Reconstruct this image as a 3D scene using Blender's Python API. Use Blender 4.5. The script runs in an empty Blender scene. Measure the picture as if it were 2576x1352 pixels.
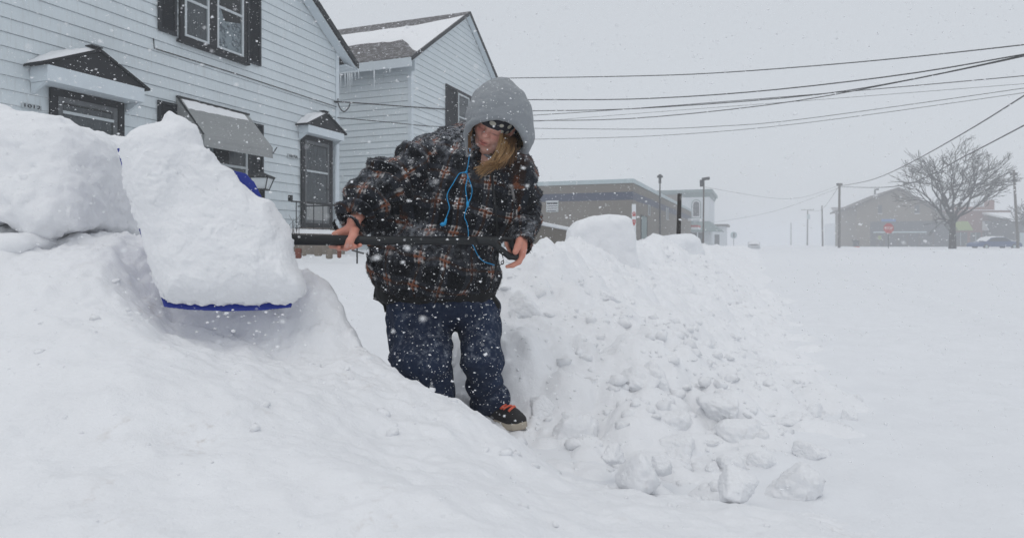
import bpy, bmesh, math, random
import numpy as np
from mathutils import Vector, Matrix
rng = np.random.default_rng(7); random.seed(7)
R_ = math.radians

# ------------------------------------------------------------------ camera, world, sun
SC = bpy.context.scene
COL = SC.collection
F, CX, HZ, WPX = 1620.0, 1287.5, 612.0, 2575.0      # focal length, centre column, horizon row of a 2575 px wide picture
cd = bpy.data.cameras.new('camera'); cam = bpy.data.objects.new('camera', cd); COL.objects.link(cam)
cam.location = (0, 0, 0); cam.rotation_euler = (R_(90), 0, 0)
cd.sensor_width = 36; cd.lens = 36 * F / WPX; cd.shift_y = -(676 - HZ) / WPX
cd.clip_start = 0.02; cd.clip_end = 3000
cd.dof.use_dof = True; cd.dof.focus_distance = 2.45; cd.dof.aperture_fstop = 7.0
SC.camera = cam

SUN_EL, SUN_ROT = 66, 200
w = bpy.data.worlds.new('World'); SC.world = w; w.use_nodes = True
nt = w.node_tree; nt.nodes.clear()
sky = nt.nodes.new('ShaderNodeTexSky'); sky.sky_type = 'NISHITA'; sky.sun_disc = False
sky.sun_elevation = R_(SUN_EL); sky.sun_rotation = R_(SUN_ROT); sky.dust_density = 4
mix = nt.nodes.new('ShaderNodeMix'); mix.data_type = 'RGBA'
mix.inputs[0].default_value = 0.9
nt.links.new(sky.outputs[0], mix.inputs[6])
mix.inputs[7].default_value = (6.65, 6.98, 7.38, 1)          # the even cloud deck in front of the blue sky
bg = nt.nodes.new('ShaderNodeBackground'); bg.inputs[1].default_value = 0.1
out = nt.nodes.new('ShaderNodeOutputWorld')
nt.links.new(mix.outputs[2], bg.inputs[0]); nt.links.new(bg.outputs[0], out.inputs[0])

sl = bpy.data.lights.new('sun', 'SUN'); sl.energy = 0.55; sl.angle = R_(45); sl.color = (1, .97, .93)
so = bpy.data.objects.new('sun', sl); COL.objects.link(so)
so.rotation_euler = (R_(90 - SUN_EL), 0, R_(180 - SUN_ROT))
SC.view_settings.view_transform = 'Standard'; SC.view_settings.look = 'None'
SC.view_settings.exposure = 0.0; SC.view_settings.gamma = 1
SC.cycles.volume_bounces = 3; SC.cycles.max_bounces = 8; SC.cycles.diffuse_bounces = 3
SC.cycles.transparent_max_bounces = 16
SC.cycles.use_denoising = True

HAZE = 0.0049

# ------------------------------------------------------------------ small helpers
def P(px, py, Y):
    return np.array([(px - CX) / F * Y, Y, -(py - HZ) / F * Y])
def RP(rpx, Y): return rpx * Y / F

def tag(o, label=None, cat=None, group=None, kind=None):
    if label: o['label'] = label
    if cat: o['category'] = cat
    if group: o['group'] = group
    if kind: o['kind'] = kind
    return o
def empty(name, loc, label=None, cat=None, group=None):
    o = bpy.data.objects.new(name, None); COL.objects.link(o); o.location = Vector(loc)
    o.empty_display_size = .1
    return tag(o, label, cat, group)
def setparent(o, p):
    if p is not None:
        o.parent = p
        # parts are modelled in world space; take the parents' offset back out
        q = Vector((0, 0, 0)); a = p
        while a is not None:
            q += a.location; a = a.parent
        o.location = o.location - q
    return o
def np_mesh(name, V, Fq, mat, parent=None, smooth=True):
    V = np.asarray(V, np.float32); Fq = np.asarray(Fq, np.int32)
    me = bpy.data.meshes.new(name)
    n = Fq.shape[1]
    me.vertices.add(len(V)); me.vertices.foreach_set('co', V.ravel())
    me.loops.add(Fq.size); me.loops.foreach_set('vertex_index', Fq.ravel())
    me.polygons.add(len(Fq)); me.polygons.foreach_set('loop_start', np.arange(0, Fq.size, n, dtype=np.int32))
    try: me.polygons.foreach_set('loop_total', np.full(len(Fq), n, np.int32))
    except Exception: pass
    if smooth: me.polygons.foreach_set('use_smooth', np.ones(len(Fq), bool))
    me.update(calc_edges=True); me.validate()
    if mat: me.materials.append(mat)
    o = bpy.data.objects.new(name, me); COL.objects.link(o)
    return setparent(o, parent)
def col_attr(o, name, arr):
    a = o.data.attributes.new(name, 'FLOAT_COLOR', 'POINT')
    c = np.ones((len(arr), 4), np.float32); c[:, :arr.shape[1]] = arr
    a.data.foreach_set('color', c.ravel())
def vec_attr(o, name, arr):
    a = o.data.attributes.new(name, 'FLOAT_VECTOR', 'POINT'); a.data.foreach_set('vector', np.asarray(arr, np.float32).ravel())

class Fr:
    """a plan frame: t runs along d, o stands out along r"""
    def __init__(s, bx, by, d, r): s.b = np.array([bx, by]); s.d = np.array(d, float); s.r = np.array(r, float)
    def __call__(s, t, o, z):
        q = s.b + s.d * t + s.r * o
        return (q[0], q[1], z)
    def at(s, px, py, o=0.0):
        """t, z of the picture point (px,py) on the plane standing o out"""
        k = (px - CX) / F; b = s.b + s.r * o
        t = (k * b[1] - b[0]) / (s.d[0] - k * s.d[1])
        Y = b[1] + s.d[1] * t
        return t, -(py - HZ) / F * Y
CAMF = Fr(0, 0, (1, 0), (0, -1))
class MB:
    def __init__(s): s.v = []; s.f = []
    def add(s, vs, fs):
        n = len(s.v); s.v += [tuple(map(float, v)) for v in vs]; s.f += [tuple(i + n for i in f) for f in fs]; return s
    def box(s, fr, t0, t1, o0, o1, z0, z1):
        vs = [fr(t, o, z) for z in (z0, z1) for o in (o0, o1) for t in (t0, t1)]
        return s.add(vs, [(0, 2, 3, 1), (4, 5, 7, 6), (0, 1, 5, 4), (2, 6, 7, 3), (0, 4, 6, 2), (1, 3, 7, 5)])
    def prism(s, pts, vec):
        n = len(pts); a = [np.array(p, float) for p in pts]; b = [p + np.array(vec, float) for p in a]
        return s.add(a + b, [tuple(range(n))[::-1], tuple(range(n, 2 * n))] + [(i, (i + 1) % n, n + (i + 1) % n, n + i) for i in range(n)])
    def poly(s, pts): return s.add(pts, [tuple(range(len(pts)))])
    def tube(s, pts, r, n=8, cap=True):
        pts = [np.array(p, float) for p in pts]; m = len(pts)
        rs = r if hasattr(r, '__len__') else [r] * m
        up = None; vs = []
        for i, p in enumerate(pts):
            t = pts[min(i + 1, m - 1)] - pts[max(i - 1, 0)]; t = t / (np.linalg.norm(t) + 1e-9)
            if up is None:
                h = np.array([0, 0, 1.]) if abs(t[2]) < .9 else np.array([1., 0, 0]); up = np.cross(t, h)
            up = up - t * up.dot(t); up /= np.linalg.norm(up) + 1e-9; sd = np.cross(t, up)
            for k in range(n):
                a = 2 * math.pi * k / n; vs.append(p + rs[i] * (math.cos(a) * up + math.sin(a) * sd))
        fs = [(i * n + k, i * n + (k + 1) % n, (i + 1) * n + (k + 1) % n, (i + 1) * n + k) for i in range(m - 1) for k in range(n)]
        if cap: fs += [tuple(range(n))[::-1], tuple(range((m - 1) * n, m * n))]
        return s.add(vs, fs)
    def build(s, name, mat, parent=None, smooth=False, bevel=0):
        me = bpy.data.meshes.new(name); me.from_pydata(s.v, [], s.f); me.update()
        bm = bmesh.new(); bm.from_mesh(me); bmesh.ops.recalc_face_normals(bm, faces=bm.faces)
        bm.to_mesh(me); bm.free()
        if smooth:
            for p in me.polygons: p.use_smooth = True
        if mat: me.materials.append(mat)
        o = bpy.data.objects.new(name, me); COL.objects.link(o)
        if bevel:
            b = o.modifiers.new('bevel', 'BEVEL'); b.width = bevel; b.segments = 2; b.limit_method = 'ANGLE'
        return setparent(o, parent)
def bars(fr, t0, t1, z0, z1, wd, o0, o1):
    """the four bars of a rectangular frame, butted"""
    m = MB()
    m.box(fr, t0, t1, o0, o1, z1 - wd, z1); m.box(fr, t0, t1, o0, o1, z0, z0 + wd)
    m.box(fr, t0, t0 + wd, o0, o1, z0 + wd, z1 - wd); m.box(fr, t1 - wd, t1, o0, o1, z0 + wd, z1 - wd)
    return m
def text_mesh(name, txt, fr, t, o, z, size, mat, parent, wd=None):
    cu = bpy.data.curves.new(name, 'FONT'); cu.body = txt; cu.size = size; cu.extrude = .004; cu.align_x = 'CENTER'; cu.align_y = 'CENTER'
    tmp = bpy.data.objects.new(name, cu); COL.objects.link(tmp)
    bpy.context.view_layer.update()
    me = bpy.data.meshes.new_from_object(tmp.evaluated_get(bpy.context.evaluated_depsgraph_get()))
    bpy.data.objects.remove(tmp)
    co = np.empty(len(me.vertices) * 3); me.vertices.foreach_get('co', co); co = co.reshape(-1, 3)
    if wd: co[:, 0] *= wd / (np.ptp(co[:, 0]) + 1e-9)
    W = np.array([fr(t + c[0], o + c[2], z + c[1]) for c in co]); me.vertices.foreach_set('co', W.astype(np.float32).ravel())
    me.update(); me.materials.clear(); me.materials.append(mat)
    ob = bpy.data.objects.new(name, me); COL.objects.link(ob)
    return setparent(ob, parent)

# ------------------------------------------------------------------ noise and signed distance modelling
_perm = rng.permutation(256).astype(np.int64); _perm = np.concatenate([_perm, _perm])
_grad = rng.normal(size=(256, 3)).astype(np.float32); _grad /= np.linalg.norm(_grad, axis=1, keepdims=True)
def noise3(p):
    p = np.asarray(p, np.float32); i = np.floor(p).astype(np.int64); f = p - i; i &= 255
    u = f * f * f * (f * (f * 6 - 15) + 10); res = np.zeros(len(p), np.float32)
    for dx in (0, 1):
        wx = u[:, 0] if dx else 1 - u[:, 0]; a = _perm[(i[:, 0] + dx) & 255]
        for dy in (0, 1):
            wy = u[:, 1] if dy else 1 - u[:, 1]; b = _perm[(a + i[:, 1] + dy) & 255]
            for dz in (0, 1):
                wz = u[:, 2] if dz else 1 - u[:, 2]; g = _grad[_perm[(b + i[:, 2] + dz) & 255]]
                res += wx * wy * wz * ((f[:, 0] - dx) * g[:, 0] + (f[:, 1] - dy) * g[:, 1] + (f[:, 2] - dz) * g[:, 2])
    return res * 1.6
def fbm(p, s, oct=4, g=.5):
    p = np.asarray(p, np.float32) * s; r = 0; a = 1.0; n = 0
    for k in range(oct):
        r = r + a * noise3(p + 17.3 * k); n += a; a *= g; p = p * 2.03
    return r / n
def ridged(p, s, oct=3):
    p = np.asarray(p, np.float32) * s; r = 0; a = 1.0; n = 0
    for k in range(oct):
        r = r + a * (1 - np.abs(noise3(p + 31.7 * k)) * 2); n += a; a *= .5; p = p * 2.1
    return r / n
def cap(p, a, b, ra, rb=None):
    if rb is None: rb = ra
    a = np.asarray(a, float); b = np.asarray(b, float); ba = b - a; pa = p - a
    h = np.clip(pa @ ba / (ba @ ba + 1e-12), 0, 1)
    return np.linalg.norm(pa - h[:, None] * ba, axis=1) - (ra + (rb - ra) * h)
def ell(p, c, r, M=None):
    q = p - np.asarray(c, float)
    if M is not None: q = q @ np.asarray(M, float).T       # rows of M are the local axes
    r = np.asarray(r, float); k0 = np.linalg.norm(q / r, axis=1); k1 = np.linalg.norm(q / (r * r), axis=1) + 1e-9
    return k0 * (k0 - 1) / k1
def smin(a, b, k):
    h = np.clip(.5 + .5 * (b - a) / k, 0, 1); return b + (a - b) * h - k * h * (1 - h)
def smax(a, b, k): return -smin(-a, -b, k)
def sun(ds, k):
    r = ds[0]
    for d in ds[1:]: r = smin(r, d, k)
    return r
def poly2(x, z, pts):
    """signed distance to a polygon in the plane"""
    pts = np.asarray(pts, float); d = np.full(len(x), 1e9); s = np.ones(len(x)); n = len(pts)
    for i in range(n):
        a = pts[i]; b = pts[i - 1]; e = b - a; wx = x - a[0]; wz = z - a[1]
        h = np.clip((wx * e[0] + wz * e[1]) / (e @ e), 0, 1)
        d = np.minimum(d, (wx - e[0] * h) ** 2 + (wz - e[1] * h) ** 2)
        c1 = z >= a[1]; c2 = z < b[1]; c3 = e[0] * wz > e[1] * wx
        fl = (c1 & c2 & c3) | (~c1 & ~c2 & ~c3); s = np.where(fl, -s, s)
    return s * np.sqrt(d)
def evalf(f, pts, ch=400000):
    return np.concatenate([np.asarray(f(pts[i:i + ch]), np.float32) for i in range(0, len(pts), ch)])
def sdf_mesh(f, lo, hi, h, slack=1.6, B=8):
    """surface nets over the blocks that touch the surface"""
    lo = np.asarray(lo, float); nb = np.ceil((np.asarray(hi, float) - lo) / (h * B)).astype(int); N = nb * B
    ib = np.stack(np.meshgrid(*[np.arange(k) for k in nb], indexing='ij'), -1).reshape(-1, 3)
    cc = evalf(f, lo + (ib + .5) * B * h)
    D = np.repeat(np.repeat(np.repeat(cc.reshape(nb), B, 0), B, 1), B, 2).astype(np.float32)
    act = ib[np.abs(cc) < B * h * .9 * slack + .01]
    off = np.stack(np.meshgrid(*[np.arange(B)] * 3, indexing='ij'), -1).reshape(-1, 3)
    idx = (act[:, None, :] * B + off[None]).reshape(-1, 3)
    D[idx[:, 0], idx[:, 1], idx[:, 2]] = evalf(f, lo + idx * h)
    S = D < 0
    cnt = np.zeros(N - 1, np.int8)
    for dx in (0, 1):
        for dy in (0, 1):
            for dz in (0, 1):
                cnt += S[dx:N[0] - 1 + dx, dy:N[1] - 1 + dy, dz:N[2] - 1 + dz]
    cells = np.argwhere((cnt > 0) & (cnt < 8)); cid = np.full(N - 1, -1, np.int32)
    cid[cells[:, 0], cells[:, 1], cells[:, 2]] = np.arange(len(cells))
    acc = np.zeros((len(cells), 3)); num = np.zeros(len(cells))
    cor = [(a, b, c) for a in (0, 1) for b in (0, 1) for c in (0, 1)]
    vals = {c: D[cells[:, 0] + c[0], cells[:, 1] + c[1], cells[:, 2] + c[2]] for c in cor}
    for a in cor:
        for ax in range(3):
            if a[ax] == 0:
                b = list(a); b[ax] = 1; b = tuple(b); va, vb = vals[a], vals[b]; m = (va < 0) != (vb < 0)
                t = np.where(m, va / np.where(np.abs(va - vb) < 1e-12, 1, va - vb), 0)
                q = np.array(a, float)[None] + t[:, None] * (np.array(b) - np.array(a))[None]
                acc[m] += q[m]; num[m] += 1
    V = lo + (cells + acc / np.maximum(num, 1)[:, None]) * h
    faces = []
    for ax in range(3):
        u, v = (ax + 1) % 3, (ax + 2) % 3
        sl0 = [slice(1, N[k] - 1) for k in range(3)]; sl1 = list(sl0)
        sl0[ax] = slice(0, N[ax] - 1); sl1[ax] = slice(1, N[ax])
        s0, s1 = S[tuple(sl0)], S[tuple(sl1)]; e = np.argwhere(s0 != s1); flip = s0[tuple(e.T)]
        base = e.copy()
        for k in range(3):
            if k != ax: base[:, k] += 1
        def cc_(du, dv):
            q = base.copy(); q[:, u] -= du; q[:, v] -= dv; return cid[q[:, 0], q[:, 1], q[:, 2]]
        qd = np.stack([cc_(1, 1), cc_(0, 1), cc_(0, 0), cc_(1, 0)], 1)
        qd[~flip] = qd[~flip][:, ::-1]; faces.append(qd)
    Fq = np.concatenate(faces); Fq = Fq[(Fq >= 0).all(1)]
    return V, Fq
def surf(px, py, f, off=.004, y0=1.7, y1=3.3):
    """the first point of a surface met along a line of sight, raised by off"""
    Y = np.linspace(y0, y1, 500); pts = np.stack([(px - CX) / F * Y, Y, -(py - HZ) / F * Y], 1)
    d = f(pts); k = np.argmax(d < off)
    if d[k] >= off: k = int(np.argmin(d))
    return pts[k]
def fib(n):
    i = np.arange(n) + .5; ph = np.arccos(1 - 2 * i / n); th = math.pi * (1 + 5 ** .5) * i
    return np.stack([np.cos(th) * np.sin(ph), np.sin(th) * np.sin(ph), np.cos(ph)], 1)

# ------------------------------------------------------------------ materials
class NG:
    def __init__(s, name):
        s.m = bpy.data.materials.new(name); s.m.use_nodes = True; s.t = s.m.node_tree
        s.bs = s.t.nodes['Principled BSDF']; s.out = s.t.nodes['Material Output']
    def n(s, ty, **kw):
        x = s.t.nodes.new(ty)
        for k, v in kw.items(): setattr(x, k, v)
        return x
    def put(s, sock, v):
        if hasattr(v, 'is_linked'): s.t.links.new(v, sock)
        elif v is not None: sock.default_value = (*v, 1) if (isinstance(v, tuple) and len(v) == 3 and sock.type == 'RGBA') else v
    def math(s, op, a, b=None, c=None, clamp=False):
        x = s.n('ShaderNodeMath', operation=op, use_clamp=clamp); s.put(x.inputs[0], a)
        if b is not None: s.put(x.inputs[1], b)
        if c is not None: s.put(x.inputs[2], c)
        return x.outputs[0]
    def mix(s, f, a, b, mode='MIX'):
        x = s.n('ShaderNodeMix', data_type='RGBA', blend_type=mode); s.put(x.inputs[0], f); s.put(x.inputs[6], a); s.put(x.inputs[7], b); return x.outputs[2]
    def obj(s): return s.n('ShaderNodeTexCoord').outputs['Object']
    def geo(s): return s.n('ShaderNodeNewGeometry')
    def noise(s, vec, sc, det=4, rough=.55, dist=0):
        x = s.n('ShaderNodeTexNoise'); s.put(x.inputs['Vector'], vec); x.inputs['Scale'].default_value = sc
        x.inputs['Detail'].default_value = det; x.inputs['Roughness'].default_value = rough; x.inputs['Distortion'].default_value = dist
        return x.outputs['Fac']
    def voro(s, vec, sc, rand=1, feat='F1', o='Distance'):
        x = s.n('ShaderNodeTexVoronoi', feature=feat); s.put(x.inputs['Vector'], vec); x.inputs['Scale'].default_value = sc
        x.inputs['Randomness'].default_value = rand; return x.outputs[o]
    def ramp(s, v, a, b, lo=0.0, hi=1.0):
        x = s.n('ShaderNodeMapRange', interpolation_type='SMOOTHSTEP'); s.put(x.inputs[0], v)
        for k, q in zip((1, 2, 3, 4), (a, b, lo, hi)): x.inputs[k].default_value = q
        return x.outputs[0]
    def scale(s, vec, sc):
        x = s.n('ShaderNodeMapping'); s.put(x.inputs[0], vec); x.inputs['Scale'].default_value = sc; return x.outputs[0]
    def bump(s, h, st, dist=.01):
        x = s.n('ShaderNodeBump'); s.put(x.inputs['Height'], h); x.inputs['Strength'].default_value = st; x.inputs['Distance'].default_value = dist
        s.put(s.bs.inputs['Normal'], x.outputs[0])
    def set(s, **kw):
        for k, v in kw.items(): s.put(s.bs.inputs[k.replace('_', ' ')], v)
        return s
def flat(name, c, rough=.6, var=.15, sc=6, metal=0, bump=0, bsc=60, spec=.4):
    g = NG(name); o = g.obj(); f = g.noise(o, sc)
    g.set(Base_Color=g.mix(f, tuple(x * (1 - var) for x in c), tuple(min(1, x * (1 + var)) for x in c)), Roughness=rough, Metallic=metal)
    g.bs.inputs['Specular IOR Level'].default_value = spec
    if bump: g.bump(g.noise(o, bsc), bump, .01)
    return g.m
def snow_mat(name, c=(.86, .87, .89), dirt=.0, b1=.35, b2=.3):
    g = NG(name); o = g.obj()
    n1 = g.noise(o, 7, 6, .6); n2 = g.noise(o, 45, 5, .65); n3 = g.noise(o, 260, 3, .6)
    col = g.mix(g.ramp(n1, .3, .7), tuple(x * .965 for x in c), c)
    if dirt:
        d = g.math('MULTIPLY', g.ramp(g.noise(o, 3.1, 4, .6), .56, .74), g.ramp(g.noise(o, 23, 4, .7), .52, .72))
        col = g.mix(g.math('MULTIPLY', d, dirt), col, (.50, .45, .41))
    g.set(Base_Color=col, Roughness=.75); g.bs.inputs['Specular IOR Level'].default_value = .25
    gr = g.noise(o, 120, 4, .75)
    h = g.math('ADD', g.math('ADD', g.math('MULTIPLY', n2, b1), g.math('MULTIPLY', gr, b1 * .5)), g.math('ADD', g.math('MULTIPLY', n3, b2 * .4), g.math('MULTIPLY', n1, .8)))
    g.bump(h, .55, .02)
    return g.m
M = {}
M['snow'] = snow_mat('snow', dirt=.55)
M['snow_far'] = snow_mat('far_snow', c=(.81, .825, .85), b1=.15, b2=0)
M['snow_clean'] = snow_mat('fresh_snow', c=(.885, .895, .915), dirt=.2, b1=.5, b2=.5)
M['snow_grey'] = snow_mat('packed_snow', c=(.83, .845, .875), dirt=.8, b1=.5, b2=.4)
g = NG('flake'); g.set(Base_Color=(.93, .94, .96), Roughness=.6); M['flake'] = g.m
def siding_mat(name, c):
    g = NG(name); o = g.obj(); n = g.noise(o, 1.3, 4); n2 = g.noise(g.scale(o, (14, 14, 1.2)), 2, 3)
    col = g.mix(g.ramp(n, .3, .75), tuple(x * .93 for x in c), c)
    col = g.mix(g.math('MULTIPLY', g.ramp(n2, .48, .75), .24), col, (.42, .42, .40))
    g.set(Base_Color=col, Roughness=.5); g.bs.inputs['Specular IOR Level'].default_value = .3
    return g.m
M['siding'] = siding_mat('pale_blue_siding', (.655, .715, .745))
M['white_trim'] = flat('white_trim', (.62, .68, .72), .5, .08)
M['black_trim'] = flat('black_trim', (.006, .007, .010), .55, .3, bump=.2)
M['shutter'] = flat('shutter', (.007, .010, .015), .55, .3)
M['frame_white'] = flat('window_white', (.50, .54, .56), .5, .12)
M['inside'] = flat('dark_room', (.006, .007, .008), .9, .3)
M['curtain'] = flat('curtain', (.13, .138, .145), .9, .5, sc=9)
M['lace'] = flat('lace', (.50, .53, .55), .9, .2, sc=20)
g = NG('patterned_blind'); o = g.obj(); g.set(Base_Color=g.mix(g.math('MULTIPLY', g.ramp(g.noise(o, 16, 4, .7), .46, .56), g.ramp(g.noise(o, 4, 2), .40, .55)), (.52, .56, .58), (.17, .19, .21)), Roughness=.9); M['blind'] = g.m
M['tin'] = flat('awning_tin', (.30, .31, .31), .45, .12, metal=.1)
M['iron'] = flat('black_iron', (.015, .016, .018), .5, .3)
M['lampglass'] = flat('frosted_lamp_glass', (.62, .66, .68), .3, .1)
M['plate'] = flat('number_plate', (.42, .46, .48), .5, .1)
g = NG('window_glass')
tr = g.n('ShaderNodeBsdfTransparent'); tr.inputs[0].default_value = (.62, .66, .68, 1)
gl = g.n('ShaderNodeBsdfGlossy'); gl.inputs['Roughness'].default_value = .06
fz = g.n('ShaderNodeFresnel'); fz.inputs[0].default_value = 1.5
ms = g.n('ShaderNodeMixShader'); lw = g.n('ShaderNodeLayerWeight'); g.t.links.new(g.math('ADD', g.math('MULTIPLY', g.math('POWER', lw.outputs['Facing'], 4.0), .5), .05), ms.inputs[0]); g.t.links.new(tr.outputs[0], ms.inputs[1]); g.t.links.new(gl.outputs[0], ms.inputs[2])
g.t.links.new(ms.outputs[0], g.out.inputs[0]); M['glass'] = g.m
def shingle():
    g = NG('roof_shingle'); o = g.obj(); b = g.n('ShaderNodeTexBrick'); g.put(b.inputs['Vector'], g.scale(o, (1, 1, 1)))
    n = g.noise(o, 14, 5, .7); n2 = g.noise(g.scale(o, (3, 3, 16)), 2.2, 4, .7)
    c = g.mix(n, (.055, .05, .052), (.13, .12, .12))
    c = g.mix(g.ramp(n2, .52, .68), c, (.55, .57, .60))
    g.set(Base_Color=c, Roughness=.9); g.bump(n, .5, .02); return g.m
M['shingle'] = shingle()
def block_mat(name, c, c2, sc):
    g = NG(name); o = g.obj(); n = g.noise(o, 1.2, 5); n2 = g.noise(o, 9, 5, .7)
    g.set(Base_Color=g.mix(g.math('MULTIPLY', g.math('ADD', n, n2), .5), c, c2), Roughness=.9); g.bump(n2, .3, .03); return g.m
M['block'] = block_mat('tan_block', (.125, .11, .092), (.20, .18, .155), 4)
M['navy'] = flat('navy_band', (.030, .042, .085), .6, .2)
M['coping'] = flat('coping', (.42, .50, .52), .5, .1)
M['wood_pole'] = flat('weathered_pole', (.085, .068, .055), .9, .35, bump=.4)
M['dark_post'] = flat('dark_post', (.03, .025, .022), .9, .4)
M['cable'] = flat('cable', (.02, .02, .022), .6, .2)
M['white_paint'] = flat('white_paint', (.66, .70, .73), .6, .06)
M['teal'] = flat('grey_green_metal', (.17, .23, .23), .6, .12)
M['tan_stucco'] = flat('tan_stucco', (.165, .14, .108), .9, .2)
M['brick'] = block_mat('red_brick', (.15, .045, .030), (.22, .08, .055), 8)
M['brown_roof'] = flat('brown_roof', (.075, .058, .05), .9, .2)
M['storefront'] = flat('storefront', (.045, .05, .06), .3, .3)
M['red'] = flat('red_paint', (.42, .035, .03), .5, .1)
M['signwhite'] = flat('sign_white', (.72, .74, .76), .5, .05)
M['green_sign'] = flat('green_sign', (.22, .30, .06), .6, .1)
M['blue_sign'] = flat('blue_sign', (.06, .16, .38), .5, .1)
M['bark'] = flat('bark', (.018, .015, .013), .95, .35, bump=.5)
M['car_blue'] = flat('car_blue', (.03, .07, .18), .3, .1)
M['car_white'] = flat('car_silver', (.45, .47, .49), .3, .1)
M['tyre'] = flat('tyre', (.015, .015, .015), .9, .2)
M['ice'] = flat('ice', (.70, .75, .78), .15, .05)
M['stone'] = flat('edging_stone', (.22, .19, .16), .9, .3, bump=.3)
M['blue_plastic'] = flat('blue_plastic', (.012, .03, .26), .38, .12, bump=.05)
M['black_plastic'] = flat('black_plastic', (.012, .014, .016), .45, .3)
M['foam'] = flat('foam_grip', (.010, .011, .013), .7, .3, bump=.3, bsc=300)
M['earphone'] = flat('turquoise_rubber', (.02, .30, .62), .4, .1)
M['coral'] = flat('coral_lace', (.75, .14, .08), .8, .12)
M['shoe'] = flat('shoe_black', (.018, .017, .018), .7, .3, bump=.3, bsc=200)
M['sole'] = flat('cream_sole', (.42, .37, .30), .7, .15)
M['shirt'] = flat('black_shirt', (.008, .008, .009), .85, .3)

# street frame: s runs along the street, u stands to its right (towards the road)
D_ = np.array([.353, .9356]); RR = np.array([.9356, -.353])
HOUSE = Fr(-4.33, 14.4, D_, RR)
STR = Fr(0, 0, D_, RR)
# ================================================================== SETTING: ground, banks, blocks
def sst(a, b, x):
    t = np.clip((x - a) / (b - a), 0, 1); return t * t * (3 - 2 * t)
def su(x, y): return x * D_[0] + y * D_[1], x * RR[0] + y * RR[1]
def ground_z(x, y):
    s, u = su(x, y)
    z = -.8 + .53 * sst(-2.1, -4.6, u) * sst(60, 30, s) + .08 * sst(-5, -9, u)
    p = np.stack([x, y, 0 * x], 1)
    z = z + .05 * fbm(p, .45, 3) * sst(1.2, -3, u) + .02 * fbm(p, 1.7, 4) + .012 * fbm(p, 7, 3) * sst(9, 3, y) + (.045 * fbm(p, .9, 3) + .02 * ridged(p, 2.6, 2)) * sst(16, 6, s) * sst(3.5, .8, u) * sst(-1.5, -.2, u)
    z = z + (.36 + .25 * fbm(p, .22, 3)) * np.exp(-((u - 10.5) / 1.3) ** 2) * sst(14, 28, s)      # ploughed ridge over the road
    wv_ = .25 * fbm(np.stack([s, 0 * s, 0 * s], 1), .12, 2)
    z = z + .07 * np.exp(-((u - 2.2 - wv_) / .22) ** 2) - .05 * np.exp(-((u - 2.75 - wv_) / .2) ** 2) + .05 * np.exp(-((u - 4.3 - wv_) / .3) ** 2) - .04 * np.exp(-((u - 4.9 - wv_) / .22) ** 2)
    z = z + .25 * sst(11.5, 14, u) * sst(10, 25, s)
    return z
def grid_mesh(name, xs, ys, zf, mat, parent=None):
    X, Y = np.meshgrid(xs, ys, indexing='ij'); x = X.ravel(); y = Y.ravel(); V = zf(x, y)
    if V.ndim == 1: V = np.stack([x, y, V], 1)
    nx, ny = len(xs), len(ys); i = np.arange(nx * ny).reshape(nx, ny)
    Fq = np.stack([i[:-1, :-1], i[1:, :-1], i[1:, 1:], i[:-1, 1:]], -1).reshape(-1, 4)
    return np_mesh(name, V, Fq, mat, parent)
ys = np.concatenate([np.arange(-3, 7, .05), 7 * np.exp(np.linspace(.008, math.log(700 / 7), 130))])
xs = np.concatenate([-9 * np.exp(np.linspace(math.log(400 / 9), .02, 60)), np.arange(-9, 9, .06), 9 * np.exp(np.linspace(.02, math.log(600 / 9), 90))])
go = grid_mesh('ground', xs, ys, ground_z, M['snow_far']); tag(go, 'snow covered road and yards', kind='structure')

# --- left snow bank: thin plate surface through surveyed points
ctl = [(0, 1352, 1.05), (600, 1352, 1.08), (1287, 1352, 1.18), (1800, 1352, 1.42), (2200, 1352, 1.70), (-500, 1352, 1.05),
       (0, 1150, 1.28), (600, 1150, 1.36), (1000, 1150, 1.58), (1287, 1200, 1.75), (1600, 1235, 1.88),
       (0, 1000, 1.50), (300, 960, 1.60), (600, 960, 1.76), (850, 1000, 1.87), (1000, 1010, 1.98), (1150, 1030, 2.18), (1225, 1075, 2.16), (1310, 1135, 2.10),
       (0, 800, 1.85), (300, 800, 1.98), (420, 840, 2.10), (600, 872, 2.19), (750, 864, 2.26), (868, 858, 2.32), (1000, 945, 2.25),
       (0, 640, 2.2), (150, 650, 2.22), (60, 625, 2.3), (300, 690, 2.2), (430, 790, 2.25), (600, 800, 2.31), (740, 790, 2.34), (846, 790, 2.37),
       (350, 640, 2.34), (500, 700, 2.35), (600, 700, 2.37), (740, 722, 2.39), (800, 726, 2.40), (838, 748, 2.40), (330, 600, 2.5), (420, 600, 2.58),
       (-500, 640, 2.2), (-500, 900, 1.6), (0, 600, 2.6), (200, 610, 2.6), (600, 690, 2.6), (740, 730, 2.56), (810, 742, 2.54)]
C3 = [P(*c) for c in ctl]
for x, y, z in ((-.52, 2.52, -.60), (-.55, 2.66, -.66), (-.43, 2.45, -.66), (-.30, 2.50, -.86), (-.12, 2.52, -.88), (.06, 2.40, -.86), (.22, 2.22, -.86), (.6, 2.05, -.84), (1.1, 1.9, -.84), (1.3, 1.35, -.85), (-.62, 2.62, -.7), (-.55, 2.85, -.85), (-.9, 2.95, -.7),
                (-1.4, 3.05, -.6), (-2.0, 3.1, -.6), (-2.8, 3.1, -.6), (-3.2, 2.5, -.35), (-3.2, 1.2, -.5), (-1.5, .5, -.62), (0, .5, -.75), (1.0, .6, -.85), (.3, 2.9, -.95), (.9, 2.6, -.95), (1.5, 2.4, -1.0)):
    C3.append(np.array([x, y, z]))
C3 = np.array(C3)
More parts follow.
